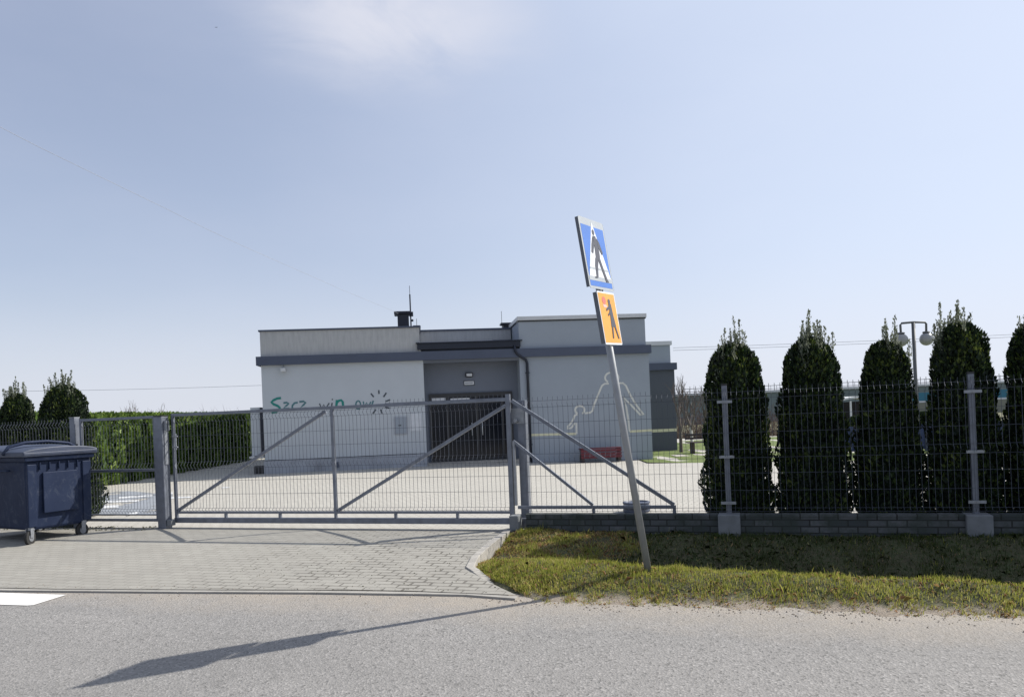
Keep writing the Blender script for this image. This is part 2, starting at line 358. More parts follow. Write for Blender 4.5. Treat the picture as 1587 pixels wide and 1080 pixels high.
# ------------------------------------------------------------------ setting: ground, road, drive, yard, lawn
def grid_mesh(name, rows, m, frame=None, smooth=True):
    """rows: list of equal-length rows of points."""
    n = len(rows[0]); V = np.array([p for r in rows for p in r], dtype=float)
    Fs = np.array([(i * n + j, i * n + j + 1, (i + 1) * n + j + 1, (i + 1) * n + j) for i in range(len(rows) - 1) for j in range(n - 1)])
    o = np_mesh(name, V, Fs, [m], smooth=smooth)
    if frame: o.location = frame[0]; o.rotation_euler = (0, 0, frame[1])
    return tag(o, kind='structure')
FF = (FO, FA)
lin = lambda a, b, n: [a + (b - a) * i / (n - 1) for i in range(n)]
grid_mesh('ground', [[(x, y, -1.2) for x in (-1500, -400, 0, 400, 1500)] for y in (-300, 0, 60, 300, 1800)], M['far'], smooth=False)
grid_mesh('road', [[(s, n, zz(n) - .006) for s in lin(-60, 60, 25)] for n in (-16, -12, -5.2, -4, -3, -2.45)], M['asphalt'], FF, smooth=False)
KN = [(-3.3, 1.35), (-2.95, .93), (-2.48, .44), (-2.08, .10), (-1.65, .0), (-1.06, -.04), (.3, -.16)]
def kerb_s(n):
    for (a, sa), (b, sb) in zip(KN, KN[1:]):
        if n <= b: return sa + (sb - sa) * max(0, (n - a) / (b - a))
    return KN[-1][1]
def drive_edge(s):
    P = [(-40, -3.9), (-4.73, -3.26), (-2.7, -3.1), (-1.04, -2.95), (.41, -2.86), (.9, -2.92), (2, -2.97)]
    for (a, na), (b, nb) in zip(P, P[1:]):
        if s <= b: return na + (nb - na) * (s - a) / (b - a)
    return P[-1][1]
rows = []
for t in lin(0, 1, 22):
    row = []
    for u in lin(0, 1, 40):
        u2 = 1 - (1 - u) ** 1.0
        n0 = None; sL = -40
        # march from far left to the kerb, starting at the drive's edge with the road
        s_guess = sL + (kerb_s(-2.9 + 2.9 * t) - sL) * u2
        n = drive_edge(s_guess) * (1 - t) + .02 * t
        s_ = sL + (kerb_s(n) - sL) * u2
        row.append((s_, n, zz(n) + .012 * (1 - ss(-.5, 0, n)) + .001))
    rows.append(row)
grid_mesh('drive', rows, M['drive'], FF)
# flush edging strip between drive and road
mb = MB(); e = lin(-30, .92, 64)
for a, b in zip(e, e[1:]):
    b2 = b - .006
    for k in range(1):
        na, nb = drive_edge(a), drive_edge(b2); za, zb = zz(na) + .006, zz(nb) + .006
        mb.add([(a, na - .09, za), (b2, nb - .09, zb), (b2, nb - .008, zb), (a, na - .008, za), (a, na - .09, za - .1), (b2, nb - .09, zb - .1), (b2, nb - .008, zb - .1), (a, na - .008, za - .1)],
               [(0, 1, 2, 3), (0, 4, 5, 1), (1, 5, 6, 2), (2, 6, 7, 3), (3, 7, 4, 0)])
M['edging'] = simple('edging_blocks', (.31, .295, .265), .9, 0, .14, 6, .4, 90)
k = mb.build('kerb', M['edging']); k.location = FO; k.rotation_euler = (0, 0, FA); tag(k, kind='structure')
# raised concrete kerb between drive and ditch
mb = MB(); pts = []; n = .02
while n > -2.62: pts.append((kerb_s(n), n)); n -= .05
for i, (a, b) in enumerate(zip(pts, pts[1:])):
    if i % 12 == 11: pass
    d = Vector((b[0] - a[0], b[1] - a[1])).normalized(); r = Vector((-d.y, d.x)) * .085
    g = .006 if i % 16 == 15 else 0
    bb = (b[0] - d.x * g, b[1] - d.y * g); za, zb = zz(a[1]) + .028, zz(bb[1]) + .028
    if i > 44: za -= (i - 44) * .004; zb -= (i - 43) * .004
    q = [(a[0], a[1]), (bb[0], bb[1]), (bb[0] + r.x, bb[1] + r.y), (a[0] + r.x, a[1] + r.y)]
    mb.add([(x, y, z) for (x, y), z in zip(q, (za, zb, zb, za))] + [(x, y, -.5) for x, y in q], [(0, 1, 2, 3), (0, 4, 5, 1), (1, 5, 6, 2), (2, 6, 7, 3), (3, 7, 4, 0)])
k = mb.build('kerb', M['kerb'], bevel=.006); k.location = FO; k.rotation_euler = (0, 0, FA); tag(k, kind='structure')
# verge with its ditch
def verge_z(s, n):
    base = zz(n); D = .10 + .26 * ss(.6, 2.3, s) + .03 * math.sin(s * .7)
    m = n + .14 + .115 * min(max(s - 2, -1.2), 3.6)
    d = -D * ss(-2.15, -1.35, m) * (1 - ss(-.95, -.12, n) * .9)
    crest = .095 * ss(-2.98, -2.45, n) * (1 - ss(-2.1, -1.5, m)) * ss(.0, .7, s - kerb_s(n))
    w = .035 * mnoise.noise(Vector((s * 1.7, n * 1.7, 0))) + .02 * mnoise.noise(Vector((s * 6, n * 6, 3)))
    lip = -.03 * (1 - ss(0, .25, s - kerb_s(n)))
    return base + d + crest + w * ss(-3.05, -2.7, n) + lip + .012 - .03 * (1 - ss(-3.1, -2.86, n + .12 * mnoise.noise(Vector((s * 3, 0, 2))) + .10 * mnoise.noise(Vector((s * 11, n * 8, 7)))))
rows = [[(kerb_s(n) + .03 + u, n, verge_z(kerb_s(n) + .03 + u, n)) for u in [i * .08 for i in range(130)] + lin(10.5, 45, 12)] for n in lin(-3.12, .03, 60)]
grid_mesh('verge', rows, M['verge'], FF)
# yard
rows = [[(s, n, yard_z(*from_fence(s, n)[:2])) for s in lin(-30, 26, 57)] for n in lin(.02, 30, 31)]
grid_mesh('yard', rows, M['yard'], FF)
def lawn_edge(X): return 22.62 - .42 * (X - 3.9) if X < 16 else 17.5
rows = [[(X, lawn_edge(X) + (36 - lawn_edge(X)) * t, yard_z(X, lawn_edge(X) + (36 - lawn_edge(X)) * t) + .012 + .02 * math.sin(X * 2 + t * 9)) for X in lin(3.9, 40, 40)] for t in lin(0, 1, 14)]
grid_mesh('lawn', rows, M['lawn'])
mb = MB(); P = [on_ground(1042, 702, -.11), on_ground(1110, 697, -.11)]
pth = grid_mesh('path', [[(x, y0 + .04 * x, -.105) for x in lin(5.2, 18, 14)] for y0 in (24.6, 25.5)], M['kerb'])

# worn parking bay and its white lines on the yard
def marks(name, polys, m, dz=.004):
    mb = MB()
    for P in polys:
        Q = [on_ground(*p) for p in P]; mb.add([(q.x, q.y, yard_z(q.x, q.y) + dz) for q in Q], [tuple(range(len(Q)))])
    return tag(mb.build(name, m), kind='structure')
def worn(name, c, thr, sc):
    t = NT(name).set(.85); t.col(t.mix(t.rng(t.noise(sc * 6, 5), .3, .7), c, tuple(x * .8 for x in c)))
    tr = t.n('ShaderNodeBsdfTransparent'); mxs = t.n('ShaderNodeMixShader'); t.l(t.rng(t.noise(sc, 8, .7), thr, thr + .06), mxs.inputs[0])
    t.l(t.b.outputs[0], mxs.inputs[1]); t.l(tr.outputs[0], mxs.inputs[2]); t.l(mxs.outputs[0], t.t.nodes['Material Output'].inputs['Surface']); return t.m
M['bay'] = worn('worn_blue_grey_paint', (.27, .29, .32), .52, 1.3)
M['wornwhite'] = worn('worn_white_paint', (.66, .67, .68), .54, 7)
marks('parking_bay_paint', [[(120, 764), (200, 761), (268, 766), (262, 790), (246, 797), (120, 800)]], M['bay'])
marks('parking_bay_line', [[(184, 770.5), (236, 766.5), (237, 769), (184, 773)], [(264, 763.5), (268, 763.3), (268, 765.5), (264, 766)], [(150, 777), (215, 775), (215, 777.5), (150, 779.5)],
                          [(160, 784), (184, 782.5), (184, 786.5), (160, 788)], [(196, 797), (214, 793), (214, 796), (196, 800)], [(262, 771), (297, 769.5), (297, 771.5), (262, 773)],
                          [(344, 755.3), (356, 754.6), (356, 756), (344, 756.8)]], M['wornwhite'], .008)
# white mark at the edge of the carriageway
t = NT('road_marking_paint').set(.7); t.col(t.mix(t.rng(t.noise(60, 5, .7), .5, .75, 0, .35), (.72, .70, .66), (.45, .44, .42))); t.bump(t.noise(90), .3, .003); M['mark'] = t.m
mk = MB(); q = [(-7.8, -3.45), (-3.72, -3.36), (-3.76, -3.70), (-3.82, -3.72), (-7.8, -3.86)]
mk.add([(s, n, zz(n) - .001) for s, n in q], [tuple(range(5))])
o = mk.build('road_marking', M['mark']); o.location = FO; o.rotation_euler = (0, 0, FA); tag(o, kind='structure')
# ------------------------------------------------------------------ the single-storey building
bld = empty('building', BO, BA, 'single-storey flat-roofed light grey building with recessed glass entrance across the yard', 'building')
P_ = lambda px, py, n=0: plane(px, py, n=n)
def bpart(name, m, boxes, bevel=0, parent=bld):
    mb = MB()
    for b in boxes: mb.box(*b)
    return mb.build(name, m, parent, bevel=bevel)
S1, S2, S3 = 4.76, 7.70, 11.80
bpart('wall', M['wall'], [(0, S1, 0, 10, .40, 3.2)])                       # left wing
bpart('base_course', M['plinth_wall'], [(-.03, S1 + .002, -.035, 10, -.4, .38)])
bpart('wall', M['wall2'], [(S2, S3, 0, 10, -.5, 3.2)])
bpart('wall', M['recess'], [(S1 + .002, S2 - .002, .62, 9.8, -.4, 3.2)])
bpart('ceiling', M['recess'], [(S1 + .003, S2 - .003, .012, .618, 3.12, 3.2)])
bpart('step', M['kerb'], [(S1 + .004, S2 - .004, .0, .617, -.4, .07)])
bpart('fascia', M['slate'], [(-.12, S3 + .06, -.12, 10.1, 3.2, 3.46)])
bpart('parapet', M['parapet'], [(0, 4.68, 0, .3, 3.463, 4.2), (0, .3, .302, 9.5, 3.463, 4.2), (4.38, 4.68, .302, 4.5, 3.463, 4.2)])
bpart('parapet_cap', M['slate'], [(-.04, 4.73, -.04, .34, 4.202, 4.25), (-.04, .34, .342, 9.5, 4.202, 4.25), (4.34, 4.73, .342, 4.5, 4.202, 4.25)], .004)
bpart('parapet', M['parapet'], [(4.70, 7.68, 1.7, 2.0, 3.463, 4.26)])
bpart('parapet_cap', M['slate'], [(4.70, 7.68, 1.66, 2.04, 4.262, 4.31)])
bpart('parapet', M['wall2'], [(7.72, 11.72, 0, .3, 3.463, 4.29), (11.42, 11.72, .302, 9, 3.463, 4.29), (7.72, 8.02, .302, 9, 3.463, 4.29)])
bpart('parapet_cap', M['cap'], [(7.68, 11.77, -.05, .35, 4.33, 4.45), (11.38, 11.77, .352, 9, 4.33, 4.45), (7.68, 8.06, .352, 9, 4.33, 4.45)], .004)
bpart('cap_underside', M['black'], [(7.70, 11.75, -.03, .33, 4.292, 4.328)])
# entrance canopy: sloping roof, gutter box and downpipe
mb = MB(); mb.add([(4.72, 1.66, 3.92), (7.67, 1.66, 3.92), (7.67, .05, 3.72), (4.72, .05, 3.72), (4.72, 1.66, 3.47), (7.67, 1.66, 3.47), (7.67, .05, 3.47), (4.72, .05, 3.47)],
              [(0, 1, 2, 3), (3, 2, 6, 7), (0, 3, 7, 4), (1, 5, 6, 2), (4, 5, 1, 0)]); mb.build('canopy_roof', M['slate'], bld)
bpart('gutter', M['dark_metal'], [(4.60, 7.74, -.10, .045, 3.52, 3.70), (4.56, 7.80, -.13, .05, 3.70, 3.735)], .006)
mb = MB(); mb.path([(7.55, -.13, 3.56), (7.56, -.16, 3.40), (7.62, -.14, 3.30), (7.90, -.07, 3.10), (7.93, -.06, 3.0), (7.93, -.06, -.12)], .042, 12)
dp = mb.build('downpipe', M['dark_metal'], bld, smooth=True)
for z in (2.7, 1.6, .5): bpart('pipe_clip', M['dark_metal'], [(7.865, 7.995, -.075, -.001, z, z + .03)], parent=dp)
# entrance doors
dn = .62
dr = bpart('door_frame', M['black'], [])
def door_boxes():
    z0, z1 = .075, 2.19; a, b = 4.90, 7.50; f = .07
    B = [(a, b, dn - .06, dn - .002, z1 - .12, z1), (a, b, dn - .06, dn - .002, z0, z0 + .1)]
    for x in (a, 5.42, 6.34, 7.20 - .06, b - f): B.append((x, x + f, dn - .062, dn - .002, z0 + .101, z1 - .121))
    return B
bpy.data.objects.remove(dr); dr = bpart('door_frame', M['black'], door_boxes())
for x0, x1 in ((4.972, 5.418), (5.492, 6.338), (6.412, 7.138), (7.212, 7.428)):
    bpart('glass_pane', M['glass'], [(x0, x1, dn - .035, dn - .02, .177, 2.068)], parent=dr)
bpart('frosted_strip', M['paper'], [(4.99, 5.41, dn - .041, dn - .037, 1.86, 2.062), (5.56, 6.16, dn - .041, dn - .037, 1.88, 2.03)], parent=dr)
for x in (6.20, 6.52):
    mb = MB(); mb.tube((x, dn - .12, .85), (x, dn - .12, 1.25), .014, 8); mb.tube((x, dn - .12, .9), (x, dn - .06, .9), .01, 6); mb.tube((x, dn - .12, 1.2), (x, dn - .06, 1.2), .01, 6)
    mb.build('door_handle', M['cap'], dr, smooth=True)
# light and small plate above the door
def wall_lamp(px, py, w, h, n, name='wall_lamp'):
    s, z = P_(px, py, n); mb = MB(); mb.box(s - w / 2, s + w / 2, n - .09, n - .001, z - h / 2, z + h / 2); o = mb.build(name, M['black'], bld, bevel=.03)
    mb = MB(); mb.box(s - w * .36, s + w * .36, n - .10, n - .091, z - h * .32, z + h * .30); mb.build('diffuser', M['paper'], o, bevel=.004)
wall_lamp(727, 581, .24, .14, .62)
s, z = P_(727, 593.5, .62); o = bpart('name_plate', M['black'], [(s - .17, s + .17, .60, .619, z - .075, z + .075)]); bpart('plate_face', M['paper'], [(s - .15, s + .15, .593, .599, z - .055, z + .055)], parent=o)
bpart('plate_writing', M['ink'], [(s - .12 + i * .035, s - .12 + i * .035 + .022, .589, .592, z - .014, z + .014) for i in range(7)], parent=o)
# flood light near the left corner
s, z = P_(440, 571); mb = MB(); mb.box(s - .07, s + .07, -.20, -.06, z - .10, z); mb.tube((s, -.001, z + .09), (s, -.13, z), .015, 8); mb.build('wall_lamp', M['cap'], bld, bevel=.01)
# meter box, notice board, socket
s0, z0 = P_(612, 673); s1, z1 = P_(630, 645); o = bpart('meter_box', M['plinth_wall'], [(s0, s1, -.03, -.001, z0, z1)])
bpart('box_door', M['wall2'], [(s0 + .025, s1 - .025, -.038, -.031, z0 + .025, z1 - .025)], parent=o); bpart('lock', M['black'], [(s0 + .12, s0 + .2, -.046, -.039, (z0 + z1) / 2 - .015, (z0 + z1) / 2 + .015)], parent=o)
s0, z0 = P_(636, 668); s1, z1 = P_(652, 640); bpart('notice_board', M['paper'], [(s0, s1, -.014, -.001, z0, z1)])
s0, z0 = P_(519, 724); bpart('socket_box', M['slate'], [(s0, s0 + .13, -.08, -.036, z0, z0 + .16)])
# left return of the building behind the gate
bpart('side_pillar', M['dark_metal'], [(-.118, -.036, .15, .45, .55, 1.97)])
bpart('side_wall', M['wall'], [(-.40, -.12, .2, .9, .55, 1.98)])
bpart('side_ledge', M['cap'], [(-.46, -.037, .10, .95, .47, .53)]); bpart('vent', M['black'], [(-.36, -.04, .2, .5, .0, .24)])
# chimney with cap, mast and lightning rods
c0 = 4.20
ch = bpart('chimney', M['dark_metal'], [(4.03, 4.38, .75, 1.25, 3.47, 4.72)]); bpart('chimney_cap', M['dark_metal'], [(3.93, 4.45, .66, 1.34, 4.722, 4.80)], .01, ch)
mb = MB(); mb.tube((4.44, .9, 3.5), (4.44, .9, 5.35), .022, 8); mb.tube((4.44, .9, 5.35), (4.44, .9, 5.62), .008, 6); mb.box(4.40, 4.52, .86, .94, 4.66, 4.80); mb.box(4.42, 4.52, .86, .94, 4.50, 4.56)
mb.build('mast', M['dark_metal'], bld)
mb = MB(); mb.tube((4.62, 1.2, 3.5), (4.62, 1.2, 4.62), .008, 6); mb.build('lightning_rod', M['lampgrey'], bld)
mb = MB(); mb.tube((7.48, 2.4, 3.5), (7.48, 2.4, 4.95), .008, 6); mb.build('lightning_rod', M['lampgrey'], bld)
bpart('roof_vent', M['dark_metal'], [(4.5, 4.72, .6, .8, 4.252, 4.34)]); bpart('roof_vent', M['dark_metal'], [(7.5, 7.9, 2.2, 2.5, 4.0, 4.47), (7.42, 7.98, 2.12, 2.58, 4.472, 4.53)])
# rear wing showing past the right corner
rs = lambda px, py, n: plane(px, py, n=n)
N2 = 4.2; ra, _ = rs(1046, 600, N2)
bpart('wall', M['wall3'], [(S3 + .01, ra, N2, 10, -.5, 2.86)])
bpart('fascia', M['slate'], [(S3 + .07, ra + .08, N2 - .1, 10.1, 2.863, 3.12)])
bpart('parapet', M['wall2'], [(S3 + .01, ra - .12, N2 + .02, 10, 3.123, 3.78)]); bpart('parapet_cap', M['cap'], [(S3 + .01, ra - .06, N2 - .03, 10.05, 3.783, 3.93)])
bpart('painted_line', M['yellowline'], [(S3 + .02, ra + .002, N2 - .005, N2 - .001, P_(1030, 669, N2)[1], P_(1030, 664.5, N2)[1])])
# handwritten lettering (strokes traced on the facade, each a thin layer of paint)
def Z4(L): return [P_(400 + x / 5.4, 560 + y / 5.4) for x, y in L]
def Z6(L): return [P_(860 + x / 6.355, 560 + y / 6.355) for x, y in L]
def paint(name, m, lines, w, conv, closed=()):
    for i, L in enumerate(lines): MB().stroke(conv(L), w, -.006 - .0004 * i, -.001, i in closed).build(name, m, bld)
def arc(cx, cy, rx, ry, a0, a1, n=18): return [(cx + rx * math.cos(R(a0 + (a1 - a0) * i / (n - 1))), cy + ry * math.sin(R(a0 + (a1 - a0) * i / (n - 1)))) for i in range(n)]
paint('lettering', M['teal'], [[(192, 306), (160, 310), (128, 325), (112, 342), (130, 358), (165, 372), (182, 388), (172, 408), (145, 424), (112, 428)]], .07, Z4)
paint('lettering', M['teal2'], [[(212, 348), (240, 344), (256, 352), (240, 368), (212, 392), (262, 394)], [(332, 344), (305, 348), (288, 368), (286, 388), (302, 402), (330, 398)],
                                [(345, 338), (380, 334), (398, 344), (380, 364), (350, 392), (402, 390)]], .055, Z4)
paint('lettering', M['ink'], [[(514, 352), (530, 392), (550, 362), (566, 392), (596, 348)], [(620, 346), (614, 384)], [(618, 314), (624, 322)]], .04, Z4)
paint('lettering', M['teal'], [[(654, 382), (660, 322)], [(657, 350), (672, 330), (695, 324), (708, 338), (712, 378)]], .07, Z4)
paint('lettering', M['teal2'], [arc(838, 364, 20, 34, 0, 360)[:-1], [(880, 334), (888, 372), (908, 346), (924, 374), (944, 338)], [(964, 328), (952, 366)]], .045, Z4, (0,))
paint('lettering', M['ink'], [[(944, 268), (968, 298)], [(1010, 240), (1012, 272)], [(1073, 262), (1050, 297)], [(1106, 320), (1068, 334)], [(986, 402), (960, 436)], [(1026, 400), (1036, 434)], [(1062, 384), (1100, 390)]], .045, Z4)
# outline of a grown-up leading a child
paint('wall_drawing', M['outline'], [arc(560, 160, 66, 52, 125, 415, 30), [(530, 218), (490, 220), (462, 240), (440, 292), (408, 372), (382, 432), (372, 482), (350, 502), (296, 510)],
                                     arc(245, 478, 46, 40, 120, 420, 26), [(222, 518), (196, 532), (176, 578), (152, 616), (126, 640), (124, 660), (156, 656), (176, 636), (190, 612), (210, 606), (213, 714)],
                                     [(606, 216), (668, 212), (700, 240), (742, 332), (802, 430), (874, 524), (842, 526), (760, 440), (672, 352), (702, 446), (724, 580), (736, 690)]], .058, Z6)
sL, zL = P_(819, 674); sR, zR = P_(893, 673)
paint('painted_line', M['yellowline'], [[(819, 674), (893, 672)], [(976, 668.5), (1010, 666.5)]], .07, lambda L: [P_(*p) for p in L])

# ------------------------------------------------------------------ fence, gates and posts (all in the fence frame)
HZ = (.245, .285, .49, .69, .87, .97, 1.165, 1.36, 1.56, 1.64)
PROF = [(0, .235), (-.035, .265), (0, .29), (0, .865), (-.04, .92), (0, .975), (0, 1.555), (-.04, 1.60), (0, 1.645), (0, 1.69)]
def mesh_panel(s0, s1, parent, n=0, pitch=.064, z0=.2, z1=1.75, r=.0019, name='mesh_panel', top=None, clip=None):
    V = []; Fq = []
    def wire(p, q):
        p, q = np.array(p, float), np.array(q, float); d = (q - p) / np.linalg.norm(q - p)
        a = np.cross(d, (0, 1, 0) if abs(d[1]) < .8 else (1, 0, 0)); a /= np.linalg.norm(a); b = np.cross(d, a); k = len(V)
        for c in (p, q):
            for i, j in ((1, 1), (-1, 1), (-1, -1), (1, -1)): V.append(c + (a * i + b * j) * r)
        for i in range(4): Fq.append((k + i, k + (i + 1) % 4, k + 4 + (i + 1) % 4, k + 4 + i))
    prof = [(y, z) for y, z in PROF if z0 <= z <= z1]
    if clip: prof = [(0, z0)] + [p for p in prof if p[1] < z1 - .02] + [(0, z1)]
    cnt = int(round((s1 - s0) / pitch))
    for i in range(cnt + 1):
        s = s0 + (s1 - s0) * i / cnt
        for (ya, za), (yb, zb) in zip(prof, prof[1:]): wire((s, n + ya, za), (s, n + yb, zb))
    for z in HZ:
        if z0 < z < z1: wire((s0, n + .006, z), (s1, n + .006, z))
    return np_mesh(name, np.array(V), np.array(Fq), [M['wire']], parent)
def block_wall_mat():
    t = NT('textured_gravel_board').set(.92); tcx = t.n('ShaderNodeMapping'); tcx.inputs['Rotation'].default_value = (R(90), 0, 0); t.l(t.co(), tcx.inputs[0])
    b = t.n('ShaderNodeTexBrick'); t.l(tcx.outputs[0], b.inputs['Vector']); b.inputs['Color1'].default_value = (.045, .052, .058, 1); b.inputs['Color2'].default_value = (.115, .12, .125, 1)
    b.inputs['Mortar'].default_value = (.02, .02, .02, 1); b.inputs['Scale'].default_value = 1; b.inputs['Brick Width'].default_value = .2; b.inputs['Row Height'].default_value = .075; b.inputs['Mortar Size'].default_value = .008
    b.inputs['Mortar Smooth'].default_value = .3
    t.col(t.mix(t.rng(t.noise(4, 8, .7), .38, .6, 0, .85), b.outputs['Color'], (.035, .045, .038))); t.bump(t.math('MULTIPLY', b.outputs['Fac'], -1.0), .9, .012); return t.m
M['board'] = block_wall_mat()
def fence_run(root, posts, first, last):
    edges = [first] + posts + [last]
    for s in posts:
        mb = MB(); mb.box(s - .03, s + .03, .035, .095, -.2, 1.72); p = mb.build('fence_post', M['galv_dark'], root, bevel=.004)
        MB().box(s - .033, s + .033, .032, .098, 1.722, 1.742).build('post_cap', M['black'], p)
        for z in (1.53, .885, .345):
            c = MB(); c.box(s - .085, s + .085, -.020, -.012, z - .016, z + .016); c.tube((s, -.03, z), (s, .034, z), .008, 8); c.build('clamp', M['galv'], p)
        MB().box(s - .125, s + .125, -.10, .14, -.35, .213).build('concrete_foot', M['foot'], root, bevel=.008)
    for a, b in zip(edges, edges[1:]):
        mesh_panel(a + .012, b - .012, root)
        a2 = a + (.127 if a in posts else 0); b2 = b - (.127 if b in posts else 0)
        mb = MB(); mb.box(a2, b2, -.035, .07, -.45, .188); mb.box(a2, b2, -.045, .08, .188, .216); mb.build('gravel_board', M['board'], root)
fr = empty('mesh_fence', FO, FA, 'grey welded mesh fence on a low block footing right of the gate', 'fence')
fence_run(fr, [2.62, 5.19, 7.75], .14, 10.3)
fl = empty('mesh_fence', FO, FA, 'grey welded mesh fence behind the wheeled bin, left of the small gate', 'fence')
fence_run(fl, [-9.75, -12.3], -7.22, -7.22) if False else None
posts = [-12.3, -9.72]
for s in posts:
    p = MB().box(s - .03, s + .03, .035, .095, -.2, 1.72).build('fence_post', M['galv_dark'], fl, bevel=.004)
for a, b in ((-14.9, -12.3), (-12.3, -9.72), (-9.72, -7.22)):
    mesh_panel(a + .012, b - .012, fl)
    mb = MB(); mb.box(a + .02, b - .02, -.035, .07, -.3, .188); mb.box(a + .02, b - .02, -.045, .08, .188, .216); mb.build('gravel_board', M['board'], fl)
# portal post right of the gate, with its concrete block
gp = empty('gate_post', from_fence(.06, .0), FA, 'square galvanised post at the right end of the sliding gate, on a concrete block', 'gate post', 'posts of the gateway')
MB().box(-.055, .055, .20, .31, -.1, 1.66).build('post', M['galv_dark'], gp, bevel=.005)
MB().box(-.12, .0, -.12, .06, -.35, .205).build('concrete_block', M['foot'], gp, bevel=.01)
mb = MB(); mb.box(-.14, .04, .185, .199, 1.36, 1.56); mb.tube((-.06, .12, 1.40), (-.06, .19, 1.40), .025, 12); mb.build('guide_bracket', M['galv'], gp)
# left gate post
gl = empty('gate_post', from_fence(-5.49, 0), FA, 'thick dark grey gate post between the sliding gate and the small gate', 'gate post', 'posts of the gateway')
MB().box(-.07, .07, -.07, .07, -.2, 1.66).build('post', M['galv_dark'], gl, bevel=.006); MB().box(-.074, .074, -.074, .074, 1.662, 1.68).build('post_cap', M['black'], gl)
mb = MB(); mb.box(.072, .082, -.03, .03, .95, 1.6); mb.box(.082, .12, -.03, -.02, 1.45, 1.6); mb.box(.082, .12, .02, .03, 1.45, 1.6); mb.build('catch_plate', M['galv'], gl)
mb = MB(); mb.box(-.082, -.071, -.03, .03, .7, 1.15); mb.build('lock_plate', M['black'], gl)
mb = MB(); mb.box(.072, .15, -.05, .05, .04, .13); mb.build('roller_catch', M['foot'], gl, bevel=.01)
# wicket post
gw = empty('gate_post', from_fence(-7.14, 0), FA, 'pale galvanised post of the small gate, just right of the bin lid', 'gate post', 'posts of the gateway')
MB().box(-.05, .05, -.05, .05, -.2, 1.70).build('post', M['galv_dark'], gw, bevel=.005); MB().box(-.054, .054, -.054, .054, 1.702, 1.716).build('post_cap', M['galv'], gw)
mb = MB(); mb.tube((.06, -.03, 1.18), (.06, -.03, 1.30), .016, 10); mb.build('hinge', M['black'], gw)
mb = MB(); mb.tube((.06, -.03, .42), (.06, -.03, .54), .016, 10); mb.build('hinge', M['black'], gw)
# small gate
wk = empty('small_gate', from_fence(-7.03, 0), FA, 'narrow grey steel mesh gate closed between the bin and the thick gate post', 'gate')
L = 1.44
for nm, bx in (('gate_stile', (0, .04, -.02, .02, .10, 1.68)), ('gate_stile', (L - .04, L, -.02, .02, .10, 1.68)), ('gate_rail', (.041, L - .041, -.02, .02, 1.64, 1.68)), ('gate_rail', (.041, L - .041, -.02, .02, .85, .89)), ('gate_rail', (.041, L - .041, -.02, .02, .10, .14)), ('gate_rail', (.041, L - .041, -.02, .02, .19, .21))):
    MB().box(*bx).build(nm, M['galv_dark'], wk, bevel=.003)
mesh_panel(.045, L - .045, wk, z0=.215, z1=.848, clip=True, pitch=.058, name='mesh_infill'); mesh_panel(.045, L - .045, wk, z0=.892, z1=1.638, clip=True, pitch=.058, name='mesh_infill')
MB().box(-.0, L, -.05, .05, -.05, .012).build('threshold', M['kerb'], wk)
# sliding gate with its counterbalance tail
SG = .10
sg = empty('sliding_gate', from_fence(-5.38, SG), FA, 'wide grey steel sliding gate with diagonal braces and mesh, closed across the drive', 'gate')
W_ = 5.33; zb0, zb1, zr0, zr1, zt0, zt1 = .07, .145, .205, .237, 1.655, 1.70
def gpart(nm, *bx, m='galv_dark', bevel=.003): 
    mb = MB()
    for b in bx: mb.box(*b)
    return mb.build(nm, M[m], sg, bevel=bevel)
TL = 2.05                                               # tail length
gpart('bottom_rail', (0, W_ + TL + .02, -.035, .035, zb0, zb1))
gpart('frame_rail', (.05, W_ - .06, -.02, .02, zr0, zr1)); gpart('frame_rail', (W_ + .05, W_ + TL, -.02, .02, .265, .305))
gpart('top_rail', (.041, W_ - .061, -.02, .02, zt0, zt1))
gpart('upright', (0, .04, -.02, .02, zb1 + .001, zt1)); gpart('upright', (2.70, 2.745, -.021, .021, zr1 + .001, zt0 - .001)); gpart('upright', (W_ - .06, W_, -.025, .025, zb1 + .001, 1.745), bevel=.004)
gpart('upright', (W_ + TL - .04, W_ + TL, -.02, .02, zb1 + .001, .262)); gpart('upright', (W_ + 1.02, W_ + 1.055, -.019, .019, zb1 + .001, .264))
for x in (.88, 1.80, 2.70, 3.62, 4.52): gpart('spacer', (x, x + .035, -.02, .02, zb1 + .001, zr0 - .001))
def brace(p, q, w=.042):
    mb = MB(); mb.bar(p, q, .036, w, (0, 1, 0)); mb.build('diagonal_brace', M['galv_dark'], sg)
brace((.05, 0, .25), (2.62, 0, 1.63)); brace((2.76, 0, .25), (W_ - .07, 0, 1.60))
brace((W_ + .02, 0, 1.66), (W_ + TL - .02, 0, .31)); brace((W_ + .02, 0, 1.14), (W_ + 1.03, 0, .31), .034)
gpart('tail_frame_post', (W_ + .012, W_ + .042, -.02, .02, .31, 1.14), m='galv')
mesh_panel(.045, 2.695, sg, z0=.24, z1=1.65, clip=True, pitch=.058, name='mesh_infill', n=.0); mesh_panel(2.75, W_ - .065, sg, z0=.24, z1=1.65, clip=True, pitch=.058, name='mesh_infill')
mb = MB(); mb.tube((.10, -.05, 1.16), (.10, -.05, 1.40), .012, 8)
for z in (1.20, 1.36): mb.tube((.02, -.03, z), (.13, -.05, z), .011, 8)
mb.build('pull_handle', M['galv'], sg)
# spiked comb along the top of the right half of the gate
mb = MB(); mb.box(3.54, 5.24, -.004, .004, zt1 + .0005, zt1 + .005)
for i in range(28): x = 3.55 + i * .062; mb.tube((x, 0, zt1), (x, 0, zt1 + .05), .0028, 5)
mb.build('spike_row', M['wire'], sg)

